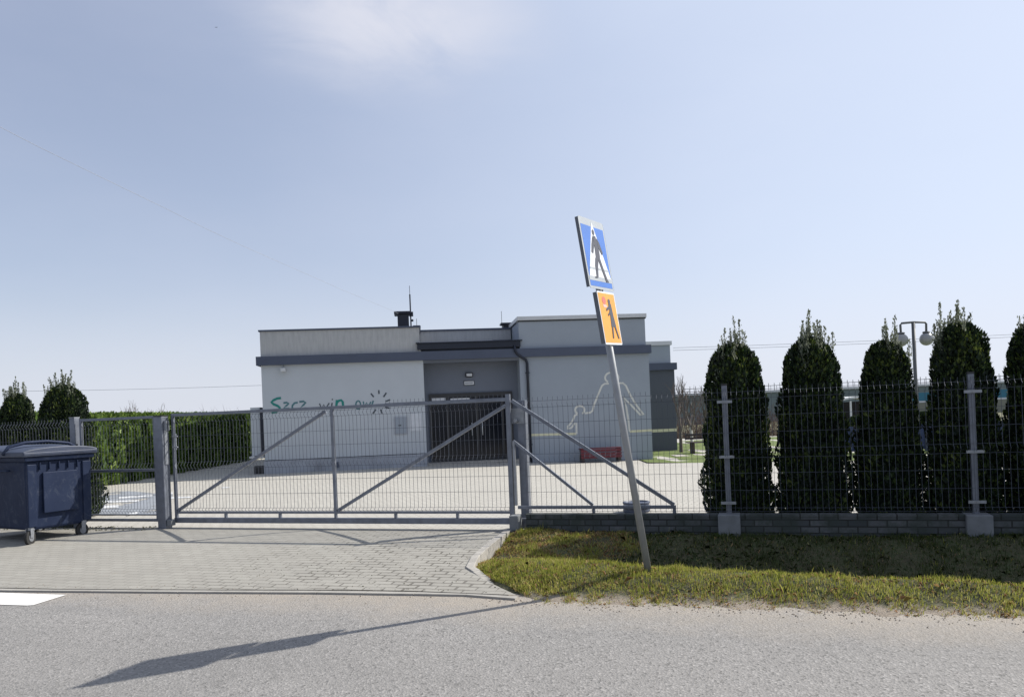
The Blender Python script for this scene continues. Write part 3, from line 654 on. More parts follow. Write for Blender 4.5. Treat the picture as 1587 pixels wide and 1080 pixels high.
# ------------------------------------------------------------------ leaning pedestrian-crossing sign
FOOT = Vector((1.185, 7.03, -.05)); Dp = Vector((-.128, .025, 1)).normalized()
sg2 = empty('road_sign', FOOT, 0, 'leaning grey pole in the grass with blue pedestrian crossing sign above an orange plate', 'road sign')
mb = MB(); M['pole'] = simple('dull_grey_pole', (.27, .28, .29), .45, .15, .1, 8)
mb.tube(-Dp * .3, Dp * 3.26, .033, 24); pole = mb.build('pole', M['pole'], sg2, smooth=False)
for pz in pole.data.polygons: pz.use_smooth = len(pz.vertices) == 4
TH = 1.03; T_ = Vector((math.cos(TH), math.sin(TH), 0)); T_ = (T_ - Dp * T_.dot(Dp)).normalized(); Nf = T_.cross(Dp).normalized()   # face normal
if Nf.y > 0: Nf = -Nf
def plate_obj(name, m, poly, off, th, parent, bevel=0):      # poly in (t, d) metres
    mb = MB(); n = len(poly); A = [T_ * a + Dp * b + Nf * off for a, b in poly]; Bk = [p - Nf * th for p in A]
    mb.add(A + Bk, [tuple(range(n)), tuple(range(n, 2 * n))[::-1]] + [(i, n + i, n + (i + 1) % n, (i + 1) % n) for i in range(n)])
    return mb.build(name, m, parent, bevel=bevel)
def rrect(a0, a1, b0, b1, r=.03, k=5):
    P = []
    for cx, cy, s in ((a1 - r, b1 - r, 0), (a0 + r, b1 - r, 90), (a0 + r, b0 + r, 180), (a1 - r, b0 + r, 270)):
        P += [(cx + r * math.cos(R(s + 90 * i / k)), cy + r * math.sin(R(s + 90 * i / k))) for i in range(k + 1)]
    return P
def sign_film(name, c, rough=.38): return simple(name, c, rough, 0, .06, 5)
M['s_grey'] = sign_film('grey_sign_film', (.42, .45, .47)); M['s_blue'] = sign_film('blue_sign_film', (.06, .18, .55)); M['s_white'] = sign_film('white_sign_film', (.75, .77, .8))
M['s_orange'] = sign_film('orange_sign_film', (.80, .36, .05)); M['s_black'] = sign_film('black_sign_film', (.07, .07, .085)); M['s_metal'] = simple('sign_back_metal', (.13, .14, .16), .5, .5, .1, 8)
M['s_pink'] = sign_film('faded_pink_film', (.8, .5, .45))
TOP = 3.305; OFF = .045
def uvp(u, v, w=.54, h=.65, top=TOP, off=-.035): return ((u - .5) * w + off, top - v * h)
pl1 = plate_obj('sign_plate', M['s_grey'], rrect(-.27 - .035, .27 - .035, TOP - .65, TOP), OFF, .004, sg2)
mb = MB()
for (a0, b0), (a1, b1) in (((-.305, TOP - .64), (-.305, TOP - .01)), ((.235, TOP - .64), (.235, TOP - .01))):
    MB().bar(T_ * a0 + Dp * b0 + Nf * (OFF - .015), T_ * a1 + Dp * b1 + Nf * (OFF - .015), .004, .030, T_).build('plate_rim', M['s_metal'], pl1)
def film(nm, m, uvs, k, parent=pl1, conv=uvp): return plate_obj(nm, M[m], [conv(u, v) for u, v in uvs], OFF + .0012 * k, .001, parent)
film('blue_field', 's_blue', [(.05, .105), (.95, .105), (.95, .965), (.05, .965)], 1)
film('white_triangle', 's_white', [(.5, .03), (.94, .83), (.07, .83)], 2)
film('grey_band', 's_grey', [(.04, .832), (.95, .832), (.95, .888), (.04, .888)], 2)
film('zebra_bar', 's_grey', [(.13, .70), (.88, .70), (.89, .725), (.12, .725)], 3)
ped = [  # walking figure
    [(.50 + .045 * math.cos(R(a)), .185 + .042 * math.sin(R(a))) for a in range(0, 360, 30)],
    [(.46, .235), (.56, .235), (.61, .33), (.62, .50), (.60, .56), (.44, .56), (.46, .42)],
    [(.44, .25), (.46, .36), (.36, .50), (.30, .48), (.36, .36)],
    [(.60, .26), (.68, .32), (.76, .46), (.72, .49), (.60, .38)],
    [(.42, .55), (.54, .55), (.46, .68), (.40, .84), (.28, .85), (.28, .83), (.34, .82), (.36, .66)],
    [(.51, .55), (.60, .55), (.68, .70), (.77, .84), (.82, .88), (.71, .88), (.61, .72)]]
mb = MB()
for i, L in enumerate(ped):
    n = len(L); A = [T_ * uvp(u, v)[0] + Dp * uvp(u, v)[1] + Nf * (OFF + .0048 + .0003 * i) for u, v in L]; Bk = [p - Nf * (.001) for p in A]
    mb.add(A + Bk, [tuple(range(n)), tuple(range(n, 2 * n))[::-1]] + [(j, n + j, n + (j + 1) % n, (j + 1) % n) for j in range(n)])
mb.build('walking_figure', M['s_black'], pl1)
# lower plate
H2 = .49; T2 = TOP - .668
pl2 = plate_obj('lower_plate', M['s_white'], rrect(-.175, .215, T2 - H2, T2, .02), OFF, .004, sg2)
mb = MB(); mb.bar(T_ * -.175 + Dp * (T2 - H2 + .01) + Nf * (OFF - .02), T_ * -.175 + Dp * (T2 - .01) + Nf * (OFF - .02), .004, .04, T_); mb.build('plate_rim', M['s_metal'], pl2)
uv2 = lambda u, v: ((u - .5) * .39 + .02, T2 - v * H2)
film('orange_field', 's_orange', [(.035, .03), (.965, .03), (.965, .965), (.035, .965)], 1, pl2, uv2)
film('lollipop_disc', 'redpaint', [(.32 + .105 * math.cos(R(a)), .17 + .075 * math.sin(R(a))) for a in range(0, 360, 20)], 2, pl2, uv2)
film('pale_patch', 's_pink', [(.22, .24), (.42, .25), (.46, .30), (.26, .30)], 2, pl2, uv2)
kid = [[(.60 + .07 * math.cos(R(a)), .18 + .05 * math.sin(R(a))) for a in range(0, 360, 30)], [(.54, .22), (.68, .22), (.72, .45), (.78, .66), (.50, .66), (.54, .45)],
       [(.54, .26), (.55, .32), (.38, .37), (.36, .33)], [(.56, .36), (.57, .41), (.44, .46), (.42, .43)], [(.52, .66), (.60, .66), (.54, .88), (.48, .88)], [(.68, .66), (.76, .66), (.86, .88), (.80, .88)]]
mb = MB()
for i, L in enumerate(kid):
    n = len(L); A = [T_ * uv2(u, v)[0] + Dp * uv2(u, v)[1] + Nf * (OFF + .0036 + .0003 * i) for u, v in L]; Bk = [p - Nf * .001 for p in A]
    mb.add(A + Bk, [tuple(range(n)), tuple(range(n, 2 * n))[::-1]] + [(j, n + j, n + (j + 1) % n, (j + 1) % n) for j in range(n)])
mb.build('child_figure', M['s_black'], pl2)
for b in (TOP - .12, TOP - .52, T2 - .08, T2 - .42):
    mb = MB(); c = Dp * b; mb.tube(c - Dp * .012, c + Dp * .012, .040, 16); mb.bar(c + Nf * .0, c + Nf * (OFF - .006), .03, .02, T_); mb.build('bracket', M['s_metal'], sg2)

# ------------------------------------------------------------------ wheeled bin
bz = -.03; e1 = Vector((.5, .866)); ang = math.atan2(e1.y, e1.x)
bn = empty('wheeled_bin', (-6.60, 10.44, bz), ang, 'large dark blue-grey four-wheeled waste container standing left of the gate', 'waste container')
# local x runs along the lit short side, local y along the long side to the left
BX, BY = .96, 1.30
def taper(x0, x1, y0, y1, z0, z1, ins):
    return [(x0 + ins, y0 + ins, z0), (x1 - ins, y0 + ins, z0), (x1 - ins, y1 - ins, z0), (x0 + ins, y1 - ins, z0), (x0, y0, z1), (x1, y0, z1), (x1, y1, z1), (x0, y1, z1)]
BF = [(0, 3, 2, 1), (4, 5, 6, 7), (0, 1, 5, 4), (1, 2, 6, 5), (2, 3, 7, 6), (3, 0, 4, 7)]
MB().add(taper(.02, BX - .02, .02, BY - .02, .20, 1.16, .035), BF).build('body', M['bin'], bn, bevel=.035)
mb = MB()
for x0, x1 in ((.035, .16), (.80, .925)):
    mb.add([(x0 + .01, .035, .24), (x1, .035, .24), (x1, .0, 1.10), (x0, .0, 1.10), (x0 + .01, .07, .24), (x1, .07, .24), (x1, .05, 1.10), (x0, .05, 1.10)], BF)
for i in range(5): x = .20 + i * .13; mb.box(x, x + .02, -.004, .03, 1.02, 1.12)
mb.build('side_rib', M['bin'], bn, bevel=.012)
MB().add([(0, -.02, 1.14), (BX, -.02, 1.14), (BX, BY + .02, 1.14), (0, BY + .02, 1.14), (-.015, -.035, 1.20), (BX + .015, -.035, 1.20), (BX + .015, BY + .035, 1.20), (-.015, BY + .035, 1.20)], BF).build('rim', M['bin'], bn, bevel=.01)
MB().box(.24, .72, -.002, .022, .42, .98).build('side_panel', M['bin'], bn, bevel=.008)
mb = MB(); mb.path([(-.0, .35, 1.02), (-.055, .37, 1.02), (-.055, .63, 1.02), (-.0, .65, 1.02)], .014, 8); mb.build('side_handle', M['bin'], bn, smooth=True)
MB().box(.40, .56, -.012, -.003, .80, .87).build('worn_sticker', M['paper'], bn) if False else None
lid = MB()                                                   # slightly domed lid with a raised middle
nx, ny = 13, 15; top = []
for j in range(ny):
    for i in range(nx):
        u, v = i / (nx - 1), j / (ny - 1); z = 1.275 + .055 * math.sin(math.pi * u) ** .6 * (1 if v > 0 else 1) + .03 * ss(.34, .42, v)
        top.append((-.04 + u * (BX + .08), -.055 + v * (BY + .11), z))
lid.v = top + [(x, y, 1.205) for x, y, z in top]; q = nx * ny
lid.f = [(j * nx + i, j * nx + i + 1, (j + 1) * nx + i + 1, (j + 1) * nx + i) for j in range(ny - 1) for i in range(nx - 1)]
lid.f += [(q + j * nx + i, q + (j + 1) * nx + i, q + (j + 1) * nx + i + 1, q + j * nx + i + 1) for j in range(ny - 1) for i in range(nx - 1)]
ring = [i for i in range(nx)] + [j * nx + nx - 1 for j in range(1, ny)] + [(ny - 1) * nx + i for i in range(nx - 2, -1, -1)] + [j * nx for j in range(ny - 2, 0, -1)]
for a, b in zip(ring, ring[1:] + ring[:1]): lid.f.append((a, q + a, q + b, b))
lo = lid.build('lid', M['binlid'], bn, bevel=.012)
mb = MB(); mb.path([(-.06, .42, 1.24), (.02, .42, 1.345), (.25, .42, 1.395), (.55, .42, 1.40), (.85, .42, 1.36), (1.0, .42, 1.27)], .022, 10); mb.build('lid_edge', M['bin'], lo, smooth=True)
MB().box(-.03, BX + .03, -.062, -.036, 1.225, 1.262).build('lid_grip', M['binlid'], lo, bevel=.008)
mb = MB(); mb.tube((.46, -.10, 1.05), (.46, .0, 1.05), .025, 12); mb.build('lifting_pin', M['galv'], bn) if False else None
for x, y, a in ((.10, .09, .5), (.83, .09, .2), (.10, 1.2, .4), (.83, 1.2, .3)):
    mb = MB(); d = Vector((math.cos(a), math.sin(a), 0)); ax = Vector((-d.y, d.x, 0)); c = Vector((x, y, .103)) - d * .03
    mb.tube(c - ax * .022, c + ax * .022, .10, 24); w = mb.build('wheel', M['rubber'], bn, bevel=.008)
    mb = MB(); mb.tube(c - ax * .028, c + ax * .028, .05, 16); mb.build('hub', M['galv'], w)
    mb = MB()
    for s in (-1, 1): mb.add([tuple(c + ax * (.032 * s) + v) for v in (d * .03, d * -.03, Vector((0, 0, .13)) - d * .03, Vector((0, 0, .13)) + d * .05)] + [tuple(c + ax * (.038 * s) + v) for v in (d * .03, d * -.03, Vector((0, 0, .13)) - d * .03, Vector((0, 0, .13)) + d * .05)], BF)
    mb.tube((x, y, .20), (x, y, .24), .045, 16); mb.build('wheel_fork', M['galv'], w)

# ------------------------------------------------------------------ thuja trees and hedge
def sprays(P, out, size, rng, up=.75, w0=.22, w1=.42):
    """one leaf-shaped quad per point"""
    n = len(P); a = rng.normal(size=(n, 3)) * .35 + np.array([0, 0, up]) + out * .35; a /= np.linalg.norm(a, axis=1)[:, None]
    b = np.cross(a, out + rng.normal(size=(n, 3)) * .7); b /= np.linalg.norm(b, axis=1)[:, None] + 1e-9
    L = size * rng.uniform(.6, 1.3, n)[:, None]; Wd = L * rng.uniform(w0, w1, n)[:, None]
    V = np.stack([P - a * L * .4, P + b * Wd + a * L * .1, P + a * L * .6, P - b * Wd + a * L * .15], 1).reshape(-1, 3)
    return V, np.arange(4 * n).reshape(-1, 4)
def thuja(name, X, Y, z, h, r, seed, label, group, shape=0, tops=3, count=19000, lean=0):
    rng = np.random.default_rng(seed); root = empty(name, (X, Y, z), 0, label, 'tree', group)
    ph = rng.uniform(0, 6.28, 6)
    tp = [(rng.uniform(-.45, .45) * r, rng.uniform(-.35, .35) * r, rng.uniform(.93, 1.02) * h) for _ in range(tops)]
    def rad(t, th):
        e = np.clip((1 - t), 0, 1)
        base = r * np.where(t < .12, .88 + t, 1.0) * (1 - .31 * np.clip(t - .10, 0, 1) / .90) * np.clip(1 - np.clip((t - .80) / .20, 0, 1) ** 2.6, .0, 1) ** .5
        if shape == 1: base = base * (1 - .22 * np.clip((t - .35) / .65, 0, 1))
        if shape == 2: base = base * (1 - .12 * np.clip((t - .5) / .5, 0, 1))
        return base * (1 + .08 * np.sin(2 * th + ph[0]) + .06 * np.sin(5 * th + 9 * t + ph[1]) + .07 * np.sin(9 * th - 17 * t + ph[2]) + .06 * np.sin(23 * t + ph[3] + 3 * th))
    t = rng.uniform(0.0, 1, count) ** .95; th = rng.uniform(0, 2 * math.pi, count)
    d = rng.uniform(0, 1, count) ** 2.2; rr = rad(t, th) * (1.05 - .30 * d)
    P = np.stack([rr * np.cos(th) + lean * t, rr * np.sin(th), t * h + .02], 1)
    out = np.stack([np.cos(th), np.sin(th), .2 + 0 * th], 1)
    V1, F1 = sprays(P, out, .060, rng, 1.0, .16, .32)
    # ragged leading shoots
    Vs, Fs_ = [], []; off = 0; stems = MB()
    ns = tops * 8 + 8
    for i in range(ns):
        if i < tops: bx, by, _ = tp[i]; ext = rng.uniform(.34, .50)
        else: q = tp[i % tops]; bx, by = q[0] + rng.normal() * .10, q[1] + rng.normal() * .10; ext = rng.uniform(.10, .36)
        if math.hypot(bx, by) > r * .8: bx *= .6; by *= .6
        z0 = h * (.97 - .12 * (math.hypot(bx, by) / r)); sx, sy = rng.normal() * .035, rng.normal() * .035
        p0 = Vector((bx + lean, by, z0 - .25)); p1 = Vector((bx + lean + sx, by + sy, z0 + ext)); stems.tube(p0, p1, .006, 5, .0015)
        m = int(30 + ext * 300); tt = rng.uniform(0, 1, m) ** .8; w = .040 * (1 - tt) ** .8 + .009
        Q = np.array(p0)[None] + (np.array(p1) - np.array(p0))[None] * tt[:, None] + rng.normal(size=(m, 3)) * w[:, None] * np.array([.6, .6, .3])
        o2 = Q - np.array(p0); o2[:, 2] = .3; o2 /= np.linalg.norm(o2, axis=1)[:, None] + 1e-9
        V2, F2 = sprays(Q, o2, .032, rng, 1.1, .14, .28); Vs.append(V2); Fs_.append(F2 + off); off += len(V2)
    crown = np_mesh('crown', V1, F1, [M['thuja']], root)
    kk = len(stems.v); sf = np.array([f for f in stems.f if len(f) == 4]); V = np.concatenate(Vs + [np.array(stems.v)])
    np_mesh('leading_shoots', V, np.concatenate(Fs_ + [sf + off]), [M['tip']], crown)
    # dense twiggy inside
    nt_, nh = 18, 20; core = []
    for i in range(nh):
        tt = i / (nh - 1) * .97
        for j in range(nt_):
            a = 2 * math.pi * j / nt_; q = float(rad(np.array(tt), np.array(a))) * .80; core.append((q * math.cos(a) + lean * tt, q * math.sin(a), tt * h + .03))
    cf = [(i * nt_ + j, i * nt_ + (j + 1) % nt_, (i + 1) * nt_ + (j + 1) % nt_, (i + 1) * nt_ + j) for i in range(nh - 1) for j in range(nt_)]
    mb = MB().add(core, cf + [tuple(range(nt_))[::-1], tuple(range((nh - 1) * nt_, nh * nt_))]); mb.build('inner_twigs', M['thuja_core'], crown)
    MB().tube((0, 0, -.15), (0, 0, h * .5), .06, 10, .03).build('trunk', M['bark'], root)
    return root
def at_n(px, n):                                             # X, Y on the line n behind the fence, seen at photo column px near the ground
    s, z = plane(px, 790, FO, FA, n); p = from_fence(s, n); return p.x, p.y
grp = 'clipped thuja trees along the inside of the fence'
for i, (px, n, h, r, sd, shp, tops, lb) in enumerate([
        (1146, .72, 2.20, .395, 11, 0, 3, 'dark thuja right of the leaning sign, behind the first fence post'),
        (1264, .72, 2.22, .395, 22, 2, 4, 'broad dark thuja second from the left in the row behind the right fence'),
        (1381, .74, 2.12, .36, 33, 1, 2, 'narrow-topped dark thuja in front of the globe lamp post'),
        (1499, .72, 2.28, .395, 44, 2, 4, 'bushy dark thuja behind the tall fence post near the right edge'),
        (1622, .72, 2.26, .40, 55, 0, 3, 'dark thuja cut by the right edge of the view'),
        (1745, .72, 2.3, .46, 66, 0, 3, 'thuja just beyond the right edge of the view'), (1872, .72, 2.3, .46, 77, 2, 3, 'second thuja beyond the right edge of the view'),
        (2010, .72, 2.3, .47, 88, 0, 3, 'third thuja beyond the right edge of the view'), (2160, .72, 2.3, .47, 99, 0, 3, 'fourth thuja beyond the right edge of the view')]):
    x, y = at_n(px, n); thuja('thuja_tree', x, y, .02, h, r, sd, lb, grp, shp, tops)
for px, n, h, r, sd, shp, tops, lb in ((106, .95, 2.24, .50, 110, 1, 4, 'thuja with a bright green right side behind the bin, beside the small gate'), (33, .95, 2.14, .40, 121, 1, 3, 'slimmer thuja at the left, standing behind the bin lid'), (-48, .95, 2.05, .42, 131, 1, 3, 'thuja at the very left edge of the view')):
    x, y = at_n(px, n); thuja('thuja_tree', x, y, .02, h, r, sd, lb, grp, shp, tops)
def hedge(name, x0, x1, y0, y1, h, seed, count, label):
    rng = np.random.default_rng(seed); root = empty(name, ((x0 + x1) / 2, y0, 0), 0, label, 'hedge'); cx = (x0 + x1) / 2; hw = (x1 - x0) / 2
    y = rng.uniform(0, y1 - y0, count); face = rng.uniform(0, 1, count); z = rng.uniform(0, h, count)
    wob = .16 * np.sin(y * 6.3 + .4 * np.sin(z * 5)) + .08 * np.sin(y * 17 + z * 2)
    x = hw * (1 - .12 * (z / h)) + wob - .14 * rng.uniform(0, 1, count) ** 2; out = np.tile([1., 0, .2], (count, 1))
    tp = face > .72; z = np.where(tp, h - .04 + .05 * np.sin(y * 6.3) + .06 * rng.uniform(-1, 1, count), z); x = np.where(tp, rng.uniform(-hw, hw, count), x)
    fr_ = (face > .6) & (face <= .72); y = np.where(fr_, rng.uniform(-.06, .1, count), y); x = np.where(fr_, rng.uniform(-hw, hw, count), x)
    lf = (face > .56) & (face <= .6); x = np.where(lf, -x, x)
    V, Fq = sprays(np.stack([x, y, z], 1), out, .15, rng); cr_ = np_mesh('foliage', V, Fq, [M['hedge']], root)
    MB().add(taper(-hw + .12, hw - .12, .08, y1 - y0 - .05, .02, h - .08, -.03), BF).build('inner_twigs', M['hedge_core'], cr_)
hedge('thuja_hedge', -11.9, -10.9, 15.0, 33.5, 1.88, 5, 42000, 'long clipped green hedge along the left side of the yard')

# ------------------------------------------------------------------ grass on the verge
def grass():
    rng = np.random.default_rng(3); N = 190000
    n = rng.uniform(-3.12, -.05, N); u = rng.uniform(0, 1, N) ** 1.25 * 11; s = np.array([kerb_s(a) for a in n]) + .10 + u
    near = n < -2.02 - .115 * np.clip(s - 2, -1.2, 3.6)
    cl = np.array([mnoise.noise(Vector((a * 3.1, b * 3.1, 5))) for a, b in zip(s, n)]); cl2 = np.array([mnoise.noise(Vector((a * 9, b * 9, 1))) for a, b in zip(s, n)])
    edge = np.clip((n + 3.10 + .18 * cl2 + .1 * cl) / .30, 0, 1)
    keep = rng.uniform(0, 1, N) < np.where(near, np.clip(edge + cl2 * .5, 0, 1), .55 + .5 * cl)
    s, n, cl, cl2, near, edge = (a[keep] for a in (s, n, cl, cl2, near, edge)); N = len(s)
    z = np.array([verge_z(a, b) for a, b in zip(s, n)])
    H = np.where(near, rng.uniform(.016, .052, N) * (1 + .7 * cl), rng.uniform(.025, .06, N) * (1 + .5 * cl)) * (.5 + .5 * edge)
    tall = rng.uniform(0, 1, N) < .03; H = np.where(tall, H * 1.7, H)
    straw = rng.uniform(0, 1, N) < np.where(near, .12 + .4 * (1 - edge) + .22 * (cl2 > .12), np.where(s < 3.2, .66 - .5 * (cl > .18), .35))
    lay = np.where(straw, 1.5, .55); a = rng.uniform(0, 6.283, N); dx = np.cos(a) * H * lay * rng.uniform(.2, 1, N); dy = np.sin(a) * H * lay * rng.uniform(.2, 1, N)
    b = rng.uniform(0, 6.283, N); w = rng.uniform(.0017, .0036, N) * np.where(straw, 1.4, 1)
    P = np.stack([s, n, z - .004], 1); Wv = np.stack([np.cos(b) * w, np.sin(b) * w, 0 * w], 1)
    mid = P + np.stack([dx * .35, dy * .35, H * .6], 1); tip = P + np.stack([dx, dy, H * np.where(straw, .55, 1)], 1)
    V = np.stack([P - Wv, P + Wv, mid + Wv * .7, tip, mid - Wv * .7], 1).reshape(-1, 3)
    Fq = np.arange(5 * N).reshape(-1, 5)
    o = np_mesh('grass', V, Fq, [M['grass'], M['straw'], M['ditch']], None, np.where(~near & (s > 1.5 + .6 * cl) & (rng.uniform(0, 1, N) < .93), 2, straw.astype(int))); o.location = FO; o.rotation_euler = (0, 0, FA)  # shade-darkened blades go in the ditch beyond its sunlit left end
    tag(o, 'short green and straw-coloured grass along the roadside verge', 'grass', kind='stuff')
grass()
def crumbs():                                                # loose soil crumbs, grit and leaf bits along the edges
    rng = np.random.default_rng(8); pts = []
    for _ in range(500): s = rng.uniform(.6, 7); pts.append((s, -3.0 - abs(rng.normal()) * .11, rng.uniform(.003, .010)))
    for _ in range(200): s = rng.uniform(-5.5, .8); pts.append((s, drive_edge(s) - .05 + rng.normal() * .10, rng.uniform(.003, .009)))
    for _ in range(110): s = rng.uniform(-2.6, .2); pts.append((s, rng.uniform(-2.7, -1.4), rng.uniform(.003, .009)))
    for _ in range(260): s = rng.uniform(-9.5, -5.6); pts.append((s, rng.uniform(-.35, .05), rng.uniform(.006, .02)))
    mb = MB()
    for s, n, r in pts:
        a = rng.uniform(0, 6.28); z = zz(n) + (.014 if n > drive_edge(s) and s < .9 else -.004); k = [(math.cos(a + i * 1.57) * r * rng.uniform(.7, 1.5), math.sin(a + i * 1.57) * r * rng.uniform(.6, 1.3)) for i in range(4)]
        mb.add([(s + x, n + y, z) for x, y in k] + [(s, n, z + r * rng.uniform(.5, 1))], [(0, 1, 4), (1, 2, 4), (2, 3, 4), (3, 0, 4)])
    o = mb.build('soil_crumbs', M['verge'], recalc=False); o.location = FO; o.rotation_euler = (0, 0, FA); tag(o, 'dark soil crumbs and leaf bits scattered along the road edge', 'soil', kind='stuff')
crumbs()

# ------------------------------------------------------------------ small things in the yard
s0, z0 = P_(895, 715); s1, z1 = P_(958, 693)
rbx = BO + Vector((math.cos(BA) * s0 + math.sin(BA) * .55, math.sin(BA) * s0 - math.cos(BA) * .55, 0)); rbx.z = yard_z(rbx.x, rbx.y)
rb = empty('red_bench', rbx, BA, 'low dark red slatted bench against the grey wall under the drawing', 'bench'); Lb = s1 - s0 - .03
mb = MB(); [mb.box(0, Lb, .02 + i * .11, .115 + i * .11, .40, .43) for i in range(3)]; mb.build('seat', M['red'], rb, bevel=.004)
mb = MB(); [mb.box(.002, Lb - .002, .0, .02, .12 + i * .095, .20 + i * .095) for i in range(3)]; mb.build('front_slats', M['red'], rb, bevel=.004)
for x in (.03, Lb - .12): MB().box(x, x + .09, .022, .34, 0, .398).build('leg', M['bench'], rb, bevel=.004)
tb = empty('round_tub', (1.745, 11.22, 0), 0, 'low round dark grey tub on the paving behind the tail of the gate', 'tub')
MB().lathe([(.0, 0), (.185, 0), (.19, .02), (.185, .12), (.195, .125), (.195, .145), (.165, .15), (.15, .13), (.0, .125)], n=32).build('tub_body', M['slate'], tb, smooth=False, bevel=.003)
MB().lathe([(.187, .045), (.194, .05), (.194, .075), (.187, .08)], n=32).build('tub_band', M['dark_metal'], tb)
# globe street lamp
lp = empty('street_lamp', (12.8, 24.5, -.1), 0, 'grey park lamp with two hanging round globes rising between the thujas', 'street lamp')
mb = MB(); mb.tube((0, 0, 0), (0, 0, 3.93), .055, 16); mb.tube((0, 0, 0), (0, 0, .9), .075, 16); mb.build('pole', M['lampgrey'], lp, smooth=True)
mb = MB(); mb.path([(-.40, 0, 3.55), (-.41, 0, 3.88), (-.37, 0, 3.93), (0, 0, 3.95), (.37, 0, 3.93), (.41, 0, 3.88), (.40, 0, 3.55)], .035, 10); mb.build('arm', M['lampgrey'], lp, smooth=True)
t = NT('smoky_globe').set(.25, 0, .5); t.col((.27, .275, .28)); M['globe'] = t.m
for x in (-.40, .40):
    g = MB().lathe([(.0, -.2045)] + [(.205 * math.sin(R(a)), -.205 * math.cos(R(a))) for a in range(10, 171, 10)] + [(.0, .2045)], (x, 0, 3.40)).build('globe', M['globe'], lp, smooth=True)
    MB().lathe([(.10, .19), (.12, .205), (.10, .24), (.03, .25)], (x, 0, 3.40), 16).build('globe_cap', M['lampgrey'], g)
# garden bench far right of the building
p = at(1068, 692, 25.8); bn2 = empty('garden_bench', (p.x, 25.9, yard_z(p.x, 25.8)), 0, 'dark brown park bench on the lawn seen between the building and the first thuja', 'bench')
mb = MB(); [mb.box(0, 1.5, i * .12, i * .12 + .1, .38, .41) for i in range(4)]; mb.build('seat', M['bench'], bn2); mb = MB(); [mb.box(0, 1.5, .48, .51, .48 + i * .11, .56 + i * .11) for i in range(2)]; mb.build('backrest', M['bench'], bn2)
for x in (.15, 1.28): MB().box(x, x + .07, .02, .46, 0, .378).build('leg', M['bench'], bn2)
# bare young trees
def bare_tree(name, X, Y, z, h, seed, label, group, spread=.5, r0=.06, lime=False, depth=4):
    rnd = random.Random(seed); root = empty(name, (X, Y, z), 0, label, 'tree', group); tr = MB(); tw = MB()
    def grow(p, d, L, r, k):
        q = p + d * L; (tr if k == 0 else tw).tube(p, q, r, 7 if k < 2 else 4, r * .66)
        if k >= depth: return
        for i in range(3 if k < 3 else 2):
            a = Vector((rnd.gauss(0, spread), rnd.gauss(0, spread), rnd.uniform(.5, 1.1))).normalized()
            grow(p + d * L * rnd.uniform(.6, 1), (d * .7 + a).normalized(), L * rnd.uniform(.55, .85), r * .6, k + 1)
    grow(Vector((0, 0, 0)), Vector((rnd.gauss(0, .05), 0, 1)).normalized(), h * .33, r0, 0)
    tr.build('trunk', M['lime'] if lime else M['bark'], root); tw.build('crown', M['twig'], root); return root
g3 = 'bare young trees behind the building'
for px, Y, h, sd, lime, lb in ((1054, 27, 2.9, 4, False, 'bare forked young tree right beside the corner of the building'), (1072, 29, 2.7, 9, True, 'bare tree with a whitewashed trunk behind the park bench'),
                           (1092, 31, 2.9, 15, False, 'bare tree beside the first thuja, farther back'), (1108, 34, 3.0, 21, False, 'bare tree mostly hidden by the first thuja')):
    p = at(px, 660, Y); bare_tree('bare_tree', p.x, Y, yard_z(p.x, Y) - .05, h, sd, lb, g3, r0=.07, lime=lime, depth=5)
def twig_mass(name, x0, x1, y, z0, z1, count, seed, label, size=.5):
    rng = np.random.default_rng(seed); P = np.stack([rng.uniform(x0, x1, count), y + rng.uniform(-1.5, 1.5, count), z0 + (z1 - z0) * rng.uniform(0, 1, count) ** 1.5 * (.65 + .35 * np.sin(rng.uniform(x0, x1, count)))], 1)
    a = rng.normal(size=(count, 3)) * .5 + np.array([0, 0, 1]); a /= np.linalg.norm(a, axis=1)[:, None]; L = size * rng.uniform(.5, 1.2, count)[:, None]; w = np.array([.014, 0, 0])
    V = np.stack([P - w, P + w, P + a * L], 1).reshape(-1, 3); o = np_mesh(name, V, np.arange(3 * count).reshape(-1, 3), [M['shrub']]); tag(o, label, 'shrubs', kind='stuff')
twig_mass('bare_shrubs', 8.5, 16, 46, -1.2, 1.3, 9000, 4, 'tangle of brown leafless shrubs behind the park bench')
twig_mass('bare_shrubs', -40, -22, 62, -1.2, 2.6, 5000, 6, 'grey leafless shrubs showing above the hedge at the left', 1.0)
g4 = 'leafless trees beyond the hedge'
for px, Y, h, sd, lb in ((-2, 30, 3.4, 31, 'leafless tree at the left edge of the view'), (190, 62, 4.0, 32, 'leftmost leafless treetop above the hedge'), (216, 66, 3.8, 33, 'middle leafless treetop above the hedge'), (250, 64, 3.6, 34, 'leafless treetop above the hedge nearest the gate post')):
    p = at(px, 660, Y); bare_tree('bare_tree', p.x, Y, -1.2, h + 1.1, sd, lb, g4, r0=.12, depth=5)
